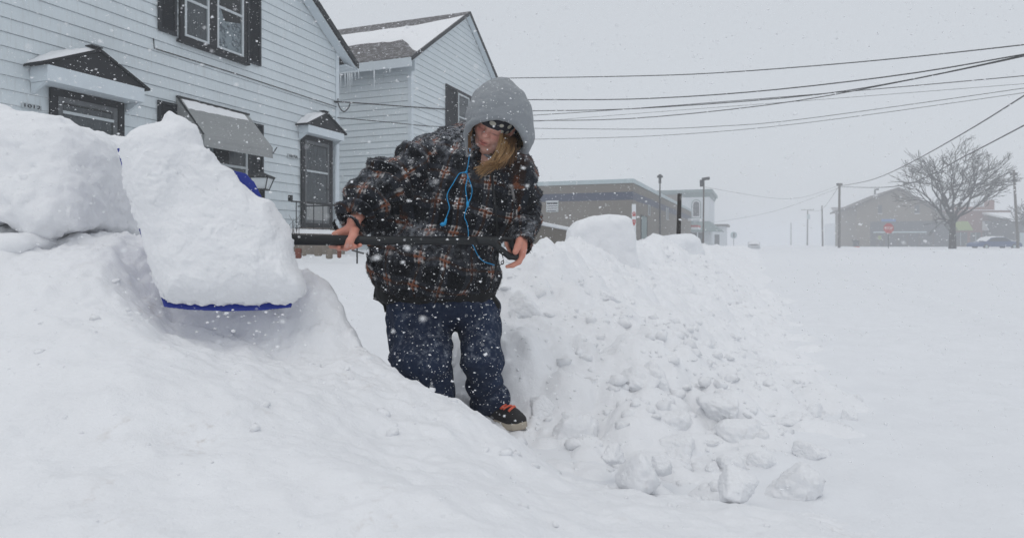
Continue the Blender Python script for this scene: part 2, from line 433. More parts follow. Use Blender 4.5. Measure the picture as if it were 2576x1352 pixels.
def tps_fit(c, v, lam=2e-4):
    r2 = ((c[:, None] - c[None]) ** 2).sum(-1); K = .5 * r2 * np.log(r2 + 1e-12); n = len(c)
    A = np.zeros((n + 3, n + 3)); A[:n, :n] = K + lam * np.eye(n); A[:n, n] = 1; A[:n, n + 1:] = c; A[n:, :n] = A[:n, n:].T
    return np.linalg.solve(A, np.concatenate([v, np.zeros(3)]))
TW = tps_fit(C3[:, :2], C3[:, 2])
def bank_z(x, y):
    q = np.stack([x, y], 1); r = []
    for i in range(0, len(q), 60000):
        a = q[i:i + 60000]; r2 = ((a[:, None] - C3[None, :, :2]) ** 2).sum(-1)
        r.append((.5 * r2 * np.log(r2 + 1e-12)) @ TW[:-3] + TW[-3] + a @ TW[-2:])
    return np.concatenate(r)
def left_bank(x, y):
    z = bank_z(x, y); p = np.stack([x, y, z], 1)
    rough = .45 + 1.0 * sst(1.7, 2.2, y) + .9 * sst(2.15, 2.3, y)
    z = z + .045 * fbm(p, 2.4, 3) + .014 * ridged(p, 5.5, 2) + (.018 * fbm(p, 8, 4) + .007 * ridged(p, 17, 3) + .006 * fbm(p, 26, 3)) * rough + .003 * fbm(p, 60, 2)
    return np.maximum(z, -1.0)
lb = grid_mesh('snow_bank', np.arange(-3.2, 1.55, .0085), np.arange(.5, 3.1, .0085), left_bank, M['snow'])
tag(lb, 'near snow bank sloping across the lower left under the shovel', 'snow bank', 'snow banks beside the path')

# --- right snow bank along the road edge
def bank_prof(s, u):
    cu = -1.2 + .10 * np.sin(s * .9) ; h = .80 * (.45 * sst(2.25, 3.1, s) + .55 * sst(2.6, 4.2, s)) - .16 * sst(10, 45, s)
    a = sst(cu - 1.0, cu - .1, u); b = np.where(u > cu, 1 - np.clip((u - cu) / (1.62), 0, 1), 1)
    prof = a * (.25 * b + .75 * b ** 1.5)
    return -.84 + h * prof
nb_ = 2600; BS = np.concatenate([rng.uniform(1.6, 3.8, 330), rng.uniform(2.8, 11, 400), rng.uniform(1.7, 7, nb_ - 730)]); BU = np.concatenate([rng.normal(-.30, .45, 330), rng.uniform(-1.7, .5, 400), rng.normal(-.5, .6, nb_ - 730)])
BR = np.concatenate([rng.uniform(.025, .12, 330), rng.uniform(.04, .22, 400), .012 + .05 * rng.random(nb_ - 730) ** 2.5]) * (.5 + rng.random(nb_)); BH = BR * rng.uniform(.3, .8, nb_); BH[330:730] *= .7
def bumps(s, u):
    r = np.zeros_like(s); wob = 1 + .45 * fbm(np.stack([s, u, 0 * s], 1), 11, 3)
    for a, b, R, h in zip(BS, BU, BR, BH):
        if b > .75 or (R > .06 and (b > .45 or a < 2.0 or (b > .05 and a < 2.7))): continue
        i0, i1 = np.searchsorted(s, (a - R * 1.5, a + R * 1.5)); m = i0 + np.nonzero(np.abs(u[i0:i1] - b) < R * 1.5)[0]; ds, du = s[m] - a, u[m] - b
        q = np.clip(1 - (ds * ds + du * du) / (R * R) * wob[m], 0, 1); r[m] = np.maximum(r[m], h * q ** (.5 + 3.5 * R))
    return r
def right_bank(s, u):
    s = s.copy(); x = s * D_[0] + u * RR[0]; y = s * D_[1] + u * RR[1]
    z = bank_prof(s, u); p = np.stack([x, y, z], 1); e = np.clip((z + .82) / .25, 0, 1); nr = sst(14, 5, s)
    z = z + e * (.10 * fbm(p, 1.6, 3) + .05 * ridged(p, 3.4, 3) - .02) + (.2 + .8 * e) * (.040 * fbm(p, 7, 4) + (.016 * ridged(p, 12, 3) + .020 * fbm(p, 22, 3)) * nr)
    z = z + bumps(s, u)
    edge = sst(-2.7, -2.45, u) * sst(1.08, .7, u) * sst(1.22, 1.6, s); z = np.where(edge < 1, z * edge + (1 - edge) * (-.95), z)
    return np.stack([x, y, z], 1)
ss = np.concatenate([np.arange(1.2, 7, .015), 7 * np.exp(np.linspace(.003, math.log(75 / 7), 260))])
rb = grid_mesh('snow_bank', ss, np.arange(-2.75, 1.1, .014), right_bank, M['snow'])
tag(rb, 'long snow bank behind the person running away along the road', 'snow bank', 'snow banks beside the path')

def snow_blob(name, outline, Y, dep, rnd, mat, amp=.02, h=.012, label=None, cat='snow block', group=None, tilt=0.0):
    pts = np.array([P(a, b, Y) for a, b in outline])[:, [0, 2]]
    lo = np.array([pts[:, 0].min() - .06, Y - dep - .06, pts[:, 1].min() - .06]); hi = np.array([pts[:, 0].max() + .06, Y + dep + .06, pts[:, 1].max() + .06])
    def f(p):
        d2 = poly2(p[:, 0], p[:, 2], pts) + rnd; dy = np.abs(p[:, 1] - Y - tilt * (p[:, 2] - pts[:, 1].mean())) - dep + rnd
        d = np.minimum(np.maximum(d2, dy), 0) + np.sqrt(np.maximum(d2, 0) ** 2 + np.maximum(dy, 0) ** 2) - rnd
        return d + amp * fbm(p, 5, 3) + amp * .5 * fbm(p, 16, 4) + amp * .25 * ridged(p, 30, 3) 
    V, Q = sdf_mesh(f, lo, hi, h)
    o = np_mesh(name, V, Q, mat); return tag(o, label, cat, group)
snow_blob('snow_block', [(-260, 600), (-200, 340), (-60, 290), (60, 284), (130, 304), (200, 314), (255, 340), (285, 366), (303, 400), (318, 470), (326, 520), (322, 575), (268, 603), (200, 585), (150, 565), (100, 592), (40, 615), (-60, 628)],
          2.63, .36, .12, M['snow'], .034, .010, 'big rounded snow block lying on the bank left of the shovel', group='snow blocks on the banks', tilt=.35)
snow_blob('snow_block', [(1400, 740), (1428, 578), (1448, 557), (1482, 546), (1520, 541), (1556, 542), (1575, 553), (1584, 585), (1600, 740)],
          5.6, .34, .09, M['snow'], .02, .014, 'tall square snow block standing on the crest of the bank behind the person', group='snow blocks on the banks')
snow_blob('snow_block', [(1580, 660), (1588, 616), (1620, 602), (1660, 596), (1705, 588), (1727, 588), (1744, 600), (1756, 630), (1756, 660)],
          9.6, .45, .14, M['snow_far'], .025, .02, 'low rounded snow block at the foot of the dark post', group='snow blocks on the banks')
# ledge of broken snow under the big block
snow_blob('snow_slab', [(-120, 660), (-100, 600), (20, 585), (95, 590), (118, 612), (100, 640), (20, 662)], 2.26, .10, .045, M['snow'], .014, .008, 'small snow slab wedged under the big snow block', 'snow slab')

# --- loose chunks of snow (picture column, row of the foot, radius, flatness)
CH = [(1915, 926, 40, .62, 'flat topped snow chunk alone on the road surface'), (1636, 940, 42, .8, 'rounded snow chunk on the bank slope above the tumbled heap'),
      (1606, 962, 40, .7, 'low snow chunk tucked under the rounded one on the bank slope'), (1708, 1056, 42, .95, 'upright snow chunk with pitted face at the left of the heap'),
      (1716, 1112, 38, .75, 'square cut snow chunk below the pitted upright one'), (1838, 1074, 50, .7, 'wide broken snow chunk in the middle of the heap'),
      (1822, 1010, 46, .6, 'crusty flat snow chunk at the back of the heap'), (1456, 1096, 42, 1.0, 'wedge shaped snow chunk standing beside the shoe'),
      (1604, 1188, 52, 1.0, 'large round snow boulder below the wedge chunk'), (1540, 1136, 24, .9, 'small snow ball left of the large round boulder'),
      (1832, 1166, 34, .8, 'smooth snow chunk under the wide broken one'), (1788, 1172, 15, .9, 'tiny round snow ball beside the smooth chunk'),
      (1850, 1212, 42, .7, 'low smooth snow mound chunk at the front of the heap'), (1992, 1214, 56, .75, 'biggest snow boulder at the right end of the heap'),
      (2030, 1128, 38, .6, 'faint low snow lump behind the biggest boulder'), (2042, 1036, 22, .9, 'egg shaped snow lump standing on the road'),
      (1984, 1056, 30, .6, 'flat snow lump left of the egg shaped one'), (2138, 1042, 19, .6, 'small flat snow lump farthest right on the road'),
      (1910, 851, 18, .6, 'small snow lump far out on the road'), (1794, 848, 13, .7, 'small dirty snow lump on the foot of the bank'),
      (1722, 730, 22, .6, 'snow lump high on the far bank slope'), (1524, 744, 26, .6, 'snow lump with dirty underside high on the near bank slope'),
      (1366, 1022, 30, .8, 'round snow lump on the path edge right of the jeans'), (1906, 1296, 18, .7, 'small snow lump below the biggest boulder'),
      (1308, 760, 46, .75, 'bulging snow lump beside the jacket hem'), (1745, 902, 20, .7, 'small snow lump between bank and road'),
      (1668, 1160, 26, .7, 'snow lump wedged right of the large round boulder'), (1910, 1150, 30, .6, 'half buried snow chunk between heap and biggest boulder')]
fd = fib(2600)
for k, (px, py, r, fl, lab) in enumerate(CH):
    Y = .76 * F / (py - HZ)
    if py < 765 or k in (1, 2, 3, 4, 5, 6, 7, 22):       # these lie on the slope of the bank
        Ys = np.linspace(2.2, 14, 3000); pts = np.stack([(px - CX) / F * Ys, Ys], 1); s_, u_ = su(pts[:, 0], pts[:, 1])
        zz = right_bank(s_, u_)[:, 2]; hit = -(py - HZ) / F * Ys < zz; Y = Ys[np.argmax(hit)] if hit.any() else Y
    if k in (8, 9, 12, 26): Y = .70 * F / (py - HZ)
    c = P(px, py + r * .30, Y); rr = RP(r, Y)
    ox = np.array([k * 3.7, k * 1.9, k * 5.3])
    rk = np.random.default_rng(100 + k); pn = rk.normal(size=(13, 3)); pn /= np.linalg.norm(pn, axis=1, keepdims=True); ph = rk.uniform(.55, 1.1, 13)
    iv = np.clip((fd @ pn.T) / ph, 0, None); d = (iv ** 11).sum(1) ** (-1 / 11) ; d = np.minimum(d, 1.3) * (1.08 + .16 * fbm(fd + ox, 2.6, 3) + .10 * fbm(fd + ox, 8, 4))
    V = fd * d[:, None] * np.array([1.1, 1.0, .25 + fl]) * rr
    bm = bmesh.new(); vs = [bm.verts.new(v) for v in fd]; bmesh.ops.convex_hull(bm, input=vs); bm.verts.index_update()
    T = np.array([[v.index for v in f.verts] for f in bm.faces if len(f.verts) == 3]); bm.free()
    o = np_mesh('snow_chunk', V, T, M['snow']); o.location = Vector(c)
    tag(o, lab, 'snow chunk', 'snow chunks tumbled off the bank')

# --- broken crumbs of snow strewn over the banks and the path mouth
def rubble(pts, rad):
    VV = []; FF = []; n = 0; b = fib(26)
    bm = bmesh.new(); vs = [bm.verts.new(v) for v in b]; bmesh.ops.convex_hull(bm, input=vs); bm.verts.index_update(); T = np.array([[v.index for v in f.verts] for f in bm.faces if len(f.verts) == 3]); bm.free()
    for c, r in zip(pts, rad):
        pn = rng.normal(size=(7, 3)); pn /= np.linalg.norm(pn, axis=1, keepdims=True); iv = np.clip((b @ pn.T) / rng.uniform(.5, 1.1, 7), 0, None); d = np.minimum((iv ** 9).sum(1) ** (-1 / 9), 1.5)
        VV.append(b * (d * rng.uniform(.85, 1.15, len(b)))[:, None] * r * np.array([1.1, 1, .8]) + c); FF.append(T + n); n += len(b)
    return np.concatenate(VV), np.concatenate(FF)
s_ = np.sort(np.concatenate([rng.uniform(1.7, 3.9, 900), rng.uniform(2.6, 9, 700)])); u_ = np.where(rng.random(1600) < .55, rng.normal(-.25, .42, 1600), rng.uniform(-1.4, .5, 1600)); u_ = np.clip(u_, -1.5, .68)
pr = right_bank(s_, u_); rr_ = .005 + .028 * rng.random(1600) ** 3.4; pr[:, 2] -= rr_ * .25
x_ = rng.uniform(-1.6, .9, 130); y_ = rng.uniform(1.2, 2.35, 130); zl = left_bank(x_, y_); keep = zl > ground_z(x_, y_) + .02
pl_ = np.stack([x_, y_, zl], 1)[keep]; rl_ = .003 + .014 * rng.random(len(pl_)) ** 4
Vr, Fr_ = rubble(np.concatenate([pr, pl_]), np.concatenate([rr_, rl_]))
ro = np_mesh('snow_rubble', Vr, Fr_, M['snow'], None, True); tag(ro, 'small crumbs of broken snow strewn over the banks', 'snow crumbs', kind='stuff')
# ================================================================== HOUSES
EXPO = .187
def siding(fr, ext, z0, z1, o=0.0):
    """lapped boards; ext(z) gives the left and right ends at height z"""
    m = MB(); z = z0
    while z < z1 - 1e-6:
        zt = min(z + EXPO, z1); a0, b0 = ext(z); a1, b1 = ext(zt - 1e-4)
        if b0 - a0 > .03:
            g_ = .007
            m.add([fr(a0, o + .022, z + g_), fr(b0, o + .022, z + g_), fr(b1, o + .004, zt), fr(a1, o + .004, zt),
                   fr(a0, o - .02, z + g_), fr(b0, o - .02, z + g_)], [(0, 1, 2, 3), (4, 5, 1, 0)])
        z += EXPO
    return m
def window(house, fr, t0, t1, z0, z1, wd=.06, mull=False, rail=True, fm='frame_white', curtain=None, rail_z=None, split=None):
    fo = bars(fr, t0, t1, z0, z1, wd, .03, .085).build('window', M[fm], house, bevel=.004)
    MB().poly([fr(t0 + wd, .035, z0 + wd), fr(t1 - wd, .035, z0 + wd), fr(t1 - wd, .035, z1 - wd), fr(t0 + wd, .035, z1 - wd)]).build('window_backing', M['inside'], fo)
    MB().poly([fr(t0 + wd, .062, z0 + wd), fr(t1 - wd, .062, z0 + wd), fr(t1 - wd, .062, z1 - wd), fr(t0 + wd, .062, z1 - wd)]).build('pane', M['glass'], fo)
    if rail:
        zr = rail_z if rail_z is not None else (z0 + z1) / 2
        MB().box(fr, t0 + wd, t1 - wd, .058, .08, zr - .022, zr + .022).build('sash_rail', M[fm], fo)
    return fo
def drape(fr, t0, t1, z0, z1, o, folds, mat, parent, name='curtain', amp=.006):
    n = 60; ts = np.linspace(t0, t1, n); top = [fr(t, o + amp * math.sin(folds * i / n * 2 * math.pi), z1) for i, t in enumerate(ts)]
    bot = [fr(t, o + amp * math.sin(folds * i / n * 2 * math.pi + .4), z0) for i, t in enumerate(ts)]
    return MB().add(top + bot, [(i, i + 1, n + i + 1, n + i) for i in range(n - 1)]).build(name, M[mat], parent, smooth=True)

H1 = empty('house', HOUSE(-3.2, 0, -.5), 'near pale blue clapboard house with black shutters and two hooded doors', 'house', 'pale blue houses')
TR1, ZE1 = .70, 4.42                          # right corner and eave height
tl1 = -7.3; ridge1 = (TR1 + tl1) / 2; sl1_ = .635; zr1 = ZE1 + sl1_ * (TR1 - ridge1)
def ext1(z):
    if z < ZE1: return tl1, TR1
    k = (z - ZE1) / sl1_; return tl1 + k, TR1 - k
siding(HOUSE, ext1, -.62, zr1).build('wall', M['siding'], H1)
SIDE1 = Fr(*(HOUSE.b + HOUSE.d * TR1), -HOUSE.r, HOUSE.d)
m = siding(SIDE1, lambda z: (0.02, 9), -.62, ZE1)
SIDE1L = Fr(*(HOUSE.b + HOUSE.d * tl1), -HOUSE.r, -HOUSE.d)
m.build('side_wall', M['siding'], H1); siding(SIDE1L, lambda z: (0.02, 9), -.62, ZE1).build('side_wall', M['siding'], H1)
MB().box(HOUSE, TR1 - .09, TR1 + .03, -.09, .035, -.62, ZE1).build('corner_trim', M['white_trim'], H1, bevel=.004)
def roof_pair(house, fr, tc, half, ze, sl, o1, o0, ov, mat, th=.10):
    """two roof slabs from ridge to the overhanging eaves, standing out from o0 to o1"""
    for sg in (-1, 1):
        te = tc + sg * (half + ov); zr = ze + sl * half + .05; zl = ze - sl * ov + .05
        a = [fr(tc, o1, zr), fr(te, o1, zl), fr(te, o1, zl + th), fr(tc, o1, zr + th)]
        MB().prism(a, np.array(fr(tc, o0, zr)) - np.array(fr(tc, o1, zr))).build('roof', M[mat], house)
        b = [fr(tc, o1 + .03, zr - .04), fr(te + sg * .02, o1 + .03, zl - .04), fr(te + sg * .02, o1 + .03, zl + th - .005), fr(tc, o1 + .03, zr + th - .005)]
        MB().prism(b, np.array(fr(0, 0, 0)) - np.array(fr(0, .028, 0))).build('rake_board', M['black_trim'], house)
        c = [fr(tc + sg * .02, o1 - .005, zr - .035), fr(te - sg * .05, o1 - .005, zl - .035), fr(te - sg * .05, .03, zl - .035), fr(tc + sg * .02, .03, zr - .035)]
        MB().prism(c, (0, 0, -.02)).build('soffit', M['white_trim'], house)
    return
hw1 = (TR1 - tl1) / 2
roof_pair(H1, HOUSE, ridge1, hw1, ZE1, sl1_, .27, -9.2, .42, 'shingle')
zg = ZE1 - sl1_ * .42
MB().box(HOUSE, TR1 + .05, TR1 + .44, -9, .20, zg + .0, zg + .02).build('eave_soffit', M['white_trim'], H1)
MB().tube([HOUSE(TR1 + .50, .24, zg + .06), HOUSE(TR1 + .50, -9, zg + .06)], .065, 8).build('gutter', M['white_trim'], H1)

# upper double window with shutters
a0, zb = HOUSE.at(452, 100, .05); a1, zb1 = HOUSE.at(618, 158, .05); am0 = HOUSE.at(524, 60, .05)[0]; am1 = HOUSE.at(543, 60, .05)[0]
zb = HOUSE.at(452, 99, .05)[1]; zt = zb + 1.55
bars(HOUSE, a0, a1, zb, zt, .075, .026, .075).build('window_surround', M['black_trim'], H1)
MB().box(HOUSE, am0, am1, .027, .078, zb + .076, zt - .076).build('window_mullion', M['black_trim'], H1)
MB().box(HOUSE, a0 - .05, a1 + .05, .02, .12, zb - .05, zb - .002).build('window_sill', M['black_trim'], H1, bevel=.006)
wl = window(H1, HOUSE, a0 + .08, am0 - .004, zb + .08, zt - .08, .04, rail_z=HOUSE.at(490, 12)[1])
drape(HOUSE, a0 + .13, am0 - .05, zb + .12, zt - .12, .048, 5, 'curtain', wl)
wr = window(H1, HOUSE, am1 + .004, a1 - .08, zb + .08, zt - .08, .04, rail_z=HOUSE.at(575, 32)[1])
# the right sash: a pale patterned blind hanging askew
t0, t1 = am1 + .05, a1 - .125
MB().poly([HOUSE(t0 + .02, .050, zb + .12), HOUSE(t1, .050, zb + .12), HOUSE(t1, .050, zb + .70), HOUSE(t0 + .16, .050, zb + .62), HOUSE(t0 + .02, .050, zb + .90)]).build('blind', M['blind'], wr)
sl0, sl1x = HOUSE.at(398, 60, .04)[0], HOUSE.at(656, 120, .04)[0]
def shutter(house, fr, t0, t1, z0, z1):
    m = bars(fr, t0, t1, z0, z1, .05, .026, .055)
    z = z0 + .05
    while z < z1 - .06:
        m.add([fr(t0 + .05, .030, z + .034), fr(t1 - .05, .030, z + .034), fr(t1 - .05, .048, z), fr(t0 + .05, .048, z)], [(0, 1, 2, 3)]); z += .036
    m.poly([fr(t0 + .05, .027, z0 + .05), fr(t1 - .05, .027, z0 + .05), fr(t1 - .05, .027, z1 - .05), fr(t0 + .05, .027, z1 - .05)])
    return m.build('shutter', M['shutter'], house)
shutter(H1, HOUSE, sl0, a0 - .055, zb + .03, zt + .02); shutter(H1, HOUSE, a1 + .055, sl1x, zb + .03, zt + .02)

# door hoods
def door_hood(house, fr, pk, lf, rt, fb, o1, fh):
    """pk,lf,rt: ridge and tips of the front triangle; fb: bottom of the fascia"""
    tp, zp = fr.at(*pk, o1); tl, zl = fr.at(*lf, o1); tr, zr_ = fr.at(*rt, o1); zl = (zl + zr_) / 2
    tl = tp - (tr - tl) / 2; tr = 2 * tp - tl
    zf = zl - fh
    h = MB()
    tri = [fr(tl, o1, zl), fr(tr, o1, zl), fr(tp, o1, zp)]
    hood = h.prism(tri, np.array(fr(0, .02, 0)) - np.array(fr(0, o1, 0)) ).build('door_hood', M['black_trim'], house)
    MB().box(fr, tl + .02, tr - .02, .02, o1 + .006, zf, zl - .003).build('hood_fascia', M['white_trim'], hood, bevel=.006)
    for q in (-1, 1):
        te = tl - .06 if q < 0 else tr + .06; ze = zl - .06 * (zp - zl) / (tp - tl)
        pr = [fr(tp, o1 + .03, zp + .006), fr(te, o1 + .03, ze + .006), fr(te, o1 + .03, ze + .04), fr(tp, o1 + .03, zp + .045)]
        MB().prism(pr, np.array(fr(0, .01, 0)) - np.array(fr(0, o1 + .03, 0))).build('hood_roof', M['black_trim'], hood)
        # snow lying on the slope
        n = 14; V = []; Q = []
        for i in range(n):
            for j in range(8):
                a = i / (n - 1); b = j / 7; tt = tp + (te - tp) * (.03 + .94 * a); oo = .02 + (o1 - .0) * b; base = zp + .042 + (ze - zp) * (.03 + .94 * a)
                th = .085 * (math.sin(math.pi * min(1, a * 1.02)) ** .6) * (1 - .35 * b) * (.8 + .4 * random.random()) if 0 < i < n - 1 and j < 7 else .0
                V.append(fr(tt, oo, base + th + .003))
        for i in range(n - 1):
            for j in range(7): Q.append((i * 8 + j, i * 8 + j + 1, i * 8 + j + 9, i * 8 + j + 8))
        if q < 0: np_mesh('hood_snow', V, Q, M['snow_clean'], hood)
    MB().box(fr, tp - .14, tp + .03, o1 - .1, o1 + .035, zp + .05, zp + .066).build('ridge_cap', M['black_trim'], hood)
    for tt in (tl + .05, tr - .05):
        MB().prism([fr(tt - .02, .025, zf - .14), fr(tt - .02, o1 - .04, zf - .004), fr(tt - .02, .025, zf - .004)], np.array(fr(.04, 0, 0)) - np.array(fr(0, 0, 0))).build('bracket', M['white_trim'], hood)
    return zf
def door(house, fr, l, r, zt_, zb_, casing, kick, rail=None):
    d = bars(fr, l, r, zb_, zt_, casing, .026, .07).build('door', M['black_trim'], house)
    MB().box(fr, l - .03, r + .03, .02, .13, zb_ - .05, zb_ - .002).build('threshold', M['stone'], d)
    i0, i1 = l + casing, r - casing
    sf = bars(fr, i0 + .003, i1 - .003, zb_ + casing, zt_ - casing, .07, .028, .055).build('storm_door', M['curtain'], d)
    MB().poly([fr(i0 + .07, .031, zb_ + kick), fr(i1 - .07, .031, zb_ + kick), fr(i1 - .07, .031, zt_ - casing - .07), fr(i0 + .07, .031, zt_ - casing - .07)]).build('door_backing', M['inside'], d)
    drape(fr, i0 + .09, i1 - .09, zb_ + kick + .05, zt_ - casing - .1, .040, 6, 'curtain', d)
    MB().poly([fr(i0 + .07, .050, zb_ + kick), fr(i1 - .07, .050, zb_ + kick), fr(i1 - .07, .050, zt_ - casing - .07), fr(i0 + .07, .050, zt_ - casing - .07)]).build('pane', M['glass'], d)
    MB().box(fr, i0 + .07, i1 - .07, .03, .052, zb_ + casing + .07, zb_ + kick - .002).build('kick_panel', M['tin'], d)
    if rail: MB().box(fr, i0 + .07, i1 - .07, .046, .066, rail - .02, rail + .02).build('door_rail', M['frame_white'], d)
    MB().tube([fr(i1 - .05, .055, (zb_ + zt_) / 2 - .12), fr(i1 - .05, .10, (zb_ + zt_) / 2 - .12), fr(i1 - .13, .10, (zb_ + zt_) / 2 - .12)], .011, 8).build('door_handle', M['iron'], d)
    return d
zf = door_hood(H1, HOUSE, (250, 131), (119, 164), (369, 221), None, .36, .22)
l, zt_ = HOUSE.at(126, 205, .05); r, _ = HOUSE.at(311, 249, .05)
d1 = door(H1, HOUSE, l, r, min(HOUSE.at(126, 203, .05)[1], zf - .01), HOUSE.at(126, 203, .05)[1] - 2.15, .10, .45, rail=HOUSE.at(220, 295)[1])
zf = door_hood(H1, HOUSE, (822, 288), (773, 313), (866, 336), None, .28, .17)
l, zt_ = HOUSE.at(758, 334, .05); r, _ = HOUSE.at(835, 350, .05)
zdb = HOUSE.at(797, 573, .05)[1]
d2 = door(H1, HOUSE, l, r, min(zt_, zf - .01), zdb, .10, .52, rail=HOUSE.at(797, 434)[1])

# lower window with shutters under the tin awning
a0 = HOUSE.at(449, 300, .05)[0]; a1 = HOUSE.at(626, 380, .05)[0]; ztw = HOUSE.at(449, 268, .05)[1]; zbw = ztw - 1.75
bars(HOUSE, a0, a1, zbw, ztw, .06, .026, .08).build('window_surround', M['black_trim'], H1)
wm = window(H1, HOUSE, a0 + .065, a1 - .065, zbw + .065, ztw - .065, .045, rail=True)
drape(HOUSE, a0 + .12, a0 + .75, zbw + .12, ztw - .12, .048, 5, 'lace', wm); drape(HOUSE, a1 - .5, a1 - .12, zbw + .12, ztw - .12, .048, 4, 'curtain', wm)
shutter(H1, HOUSE, HOUSE.at(397, 300, .04)[0], a0 - .01, zbw, ztw + .03); shutter(H1, HOUSE, a1 + .01, HOUSE.at(662, 380, .04)[0], zbw, ztw + .03)
ta, za = HOUSE.at(449, 246, .06); tb, _ = HOUSE.at(625, 288, .06)
OA = .62; tfb, zfb = HOUSE.at(516, 352, OA); tfr, zfr = HOUSE.at(673, 357, OA); zfb = (zfb + zfr) / 2
ca, cb = (ta + tfb) / 2, (tb + tfr) / 2
ca, cb = ta, tb
n = 17; aw = MB()
for i in range(n):
    k0, k1 = i / n, (i + 1) / n; o0, o1 = .06 + (OA - .06) * k0, .06 + (OA - .06) * k1; z0, z1 = za + (zfb - za) * k0, za + (zfb - za) * k1
    zm = z0 + (z1 - z0) * .25
    aw.add([HOUSE(ca, o0, z0), HOUSE(cb, o0, z0), HOUSE(cb, o0 + (o1 - o0) * .85, z1 + .004), HOUSE(ca, o0 + (o1 - o0) * .85, z1 + .004), HOUSE(cb, o1, z1 + .001), HOUSE(ca, o1, z1 + .001)], [(0, 1, 2, 3), (3, 2, 4, 5)])
for i in range(4):
    z0 = zfb - .05 * i; aw.add([HOUSE(ca, OA + .006 * (i % 2), z0), HOUSE(cb, OA + .006 * (i % 2), z0), HOUSE(cb, OA + .006 * ((i + 1) % 2), z0 - .05), HOUSE(ca, OA + .006 * ((i + 1) % 2), z0 - .05)], [(0, 1, 2, 3)])
AW = aw.build('awning', M['tin'], H1)
for tt, s_ in ((ca, -.012), (cb, .012)):
    MB().prism([HOUSE(tt + s_, .03, za), HOUSE(tt + s_, OA, zfb), HOUSE(tt + s_, OA, zfb - .2), HOUSE(tt + s_, .03, za - .45)], np.array(HOUSE(s_ * .5, 0, 0)) - np.array(HOUSE(0, 0, 0))).build('awning_side', M['tin'], AW)
MB().box(HOUSE, ca - .02, cb + .02, .02, .075, za + .003, za + .035).build('awning_rail', M['iron'], AW)
MB().tube([HOUSE(ca - .02, .08, za), HOUSE(ca - .02, OA + .01, zfb)], .014, 6).build('awning_arm', M['iron'], AW)
MB().tube([HOUSE(cb + .02, OA + .01, zfb - .1), HOUSE(cb + .12, OA + .01, zfb + .02)], .01, 6).build('awning_hook', M['iron'], AW)
V = []; Q = []; nn = 30
for i in range(nn):
    for j in range(7):
        a = i / (nn - 1); b = j / 6; k = .02 + (.26 - .10 * a + .03 * random.random()) * b; th = .05 * math.sin(math.pi * b) ** .5 * (.7 + .5 * random.random()) * (1 - .3 * a) if 0 < j < 6 and 0 < i < nn - 1 else .004
        V.append(HOUSE(ca + (cb - ca) * (.03 + .9 * a), .06 + (OA - .06) * k, za + (zfb - za) * k + th))
for i in range(nn - 1):
    for j in range(6): Q.append((i * 7 + j, i * 7 + j + 1, i * 7 + j + 8, i * 7 + j + 7))
np_mesh('awning_snow', V, Q, M['snow_clean'], AW)

def number_plate(txt, c0, c1):
    (ta_, za_), (tb_, zb_) = HOUSE.at(*c0, .035), HOUSE.at(*c1, .035)
    zc = (za_ + zb_) / 2; tc = (ta_ + tb_) / 2; hw = (tb_ - ta_) / 2; hh = hw * .28
    p = MB().box(HOUSE, tc - hw, tc + hw, .024, .036, zc - hh, zc + hh).build('number_plate', M['plate'], H1, bevel=.004)
    text_mesh('house_number', txt, HOUSE, tc, .038, zc, hh * 1.75, M['black_trim'], p, wd=hw * 1.6)
number_plate('1012', (54, 262), (105, 275)); number_plate('1012A', (724, 391), (750, 397))
# downspout at the corner, and the porch with its iron rail
MB().tube([HOUSE(TR1 - .16, .07, zdb + 1.9), HOUSE(TR1 - .16, .07, -.5)], .035, 10).build('downspout', M['white_trim'], H1, smooth=True)
MB().tube([HOUSE(*((lambda q: (q[0], .03, q[1]))(HOUSE.at(386, 97, .03)))), HOUSE(*((lambda q: (q[0], .03, q[1]))(HOUSE.at(388, 122, .03)))), HOUSE(*((lambda q: (q[0], .03, q[1]))(HOUSE.at(600, 188, .03)))), HOUSE(*((lambda q: (q[0], .045, q[1]))(HOUSE.at(846, 269, .045))))], .009, 6).build('wall_cable', M['cable'], H1)
OP = 1.05
zp_ = HOUSE.at(790, 588, OP)[1]
t0 = HOUSE.at(742, 540, OP)[0]; t1 = HOUSE.at(848, 540, OP)[0]
MB().box(HOUSE, t0 - .1, t1 + .1, .14, OP + .12, -.75, zp_).build('porch', M['stone'], H1)
V = []; Q = []
for i in range(24):
    for j in range(10):
        a, b = i / 23, j / 9; e = min(a, 1 - a, b, 1 - b); V.append(HOUSE(t0 - .12 + (t1 - t0 + .24) * a, .14 + (OP) * b, zp_ + .003 + (.09 * (1 - math.exp(-e * 14)) + .02 * random.random()) * (e > 0)))
for i in range(23):
    for j in range(9): Q.append((i * 10 + j, i * 10 + j + 1, i * 10 + j + 11, i * 10 + j + 10))
np_mesh('porch_snow', V, Q, M['snow_clean'], H1)
zr_ = HOUSE.at(790, 511, OP)[1]
m = MB().tube([HOUSE(t0 - .12, OP, zr_ + .05), HOUSE(t0 - .1, OP, zr_), HOUSE(t1, OP, zr_), HOUSE(t1, .06, zr_)], .014, 8)
for px in (745, 767, 789, 812, 832): tt = HOUSE.at(px, 550, OP)[0]; m.tube([HOUSE(tt, OP, zp_), HOUSE(tt, OP, zr_)], .009, 6)
m.tube([HOUSE(t0, OP, zp_ + .10), HOUSE(t1, OP, zp_ + .10)], .008, 6)
RL = m.build('porch_rail', M['iron'], H1)
MB().box(HOUSE, t0 - .16, t0 - .10, OP - .03, OP + .03, zr_ - .0, zr_ + .11).build('rail_finial', M['iron'], RL)

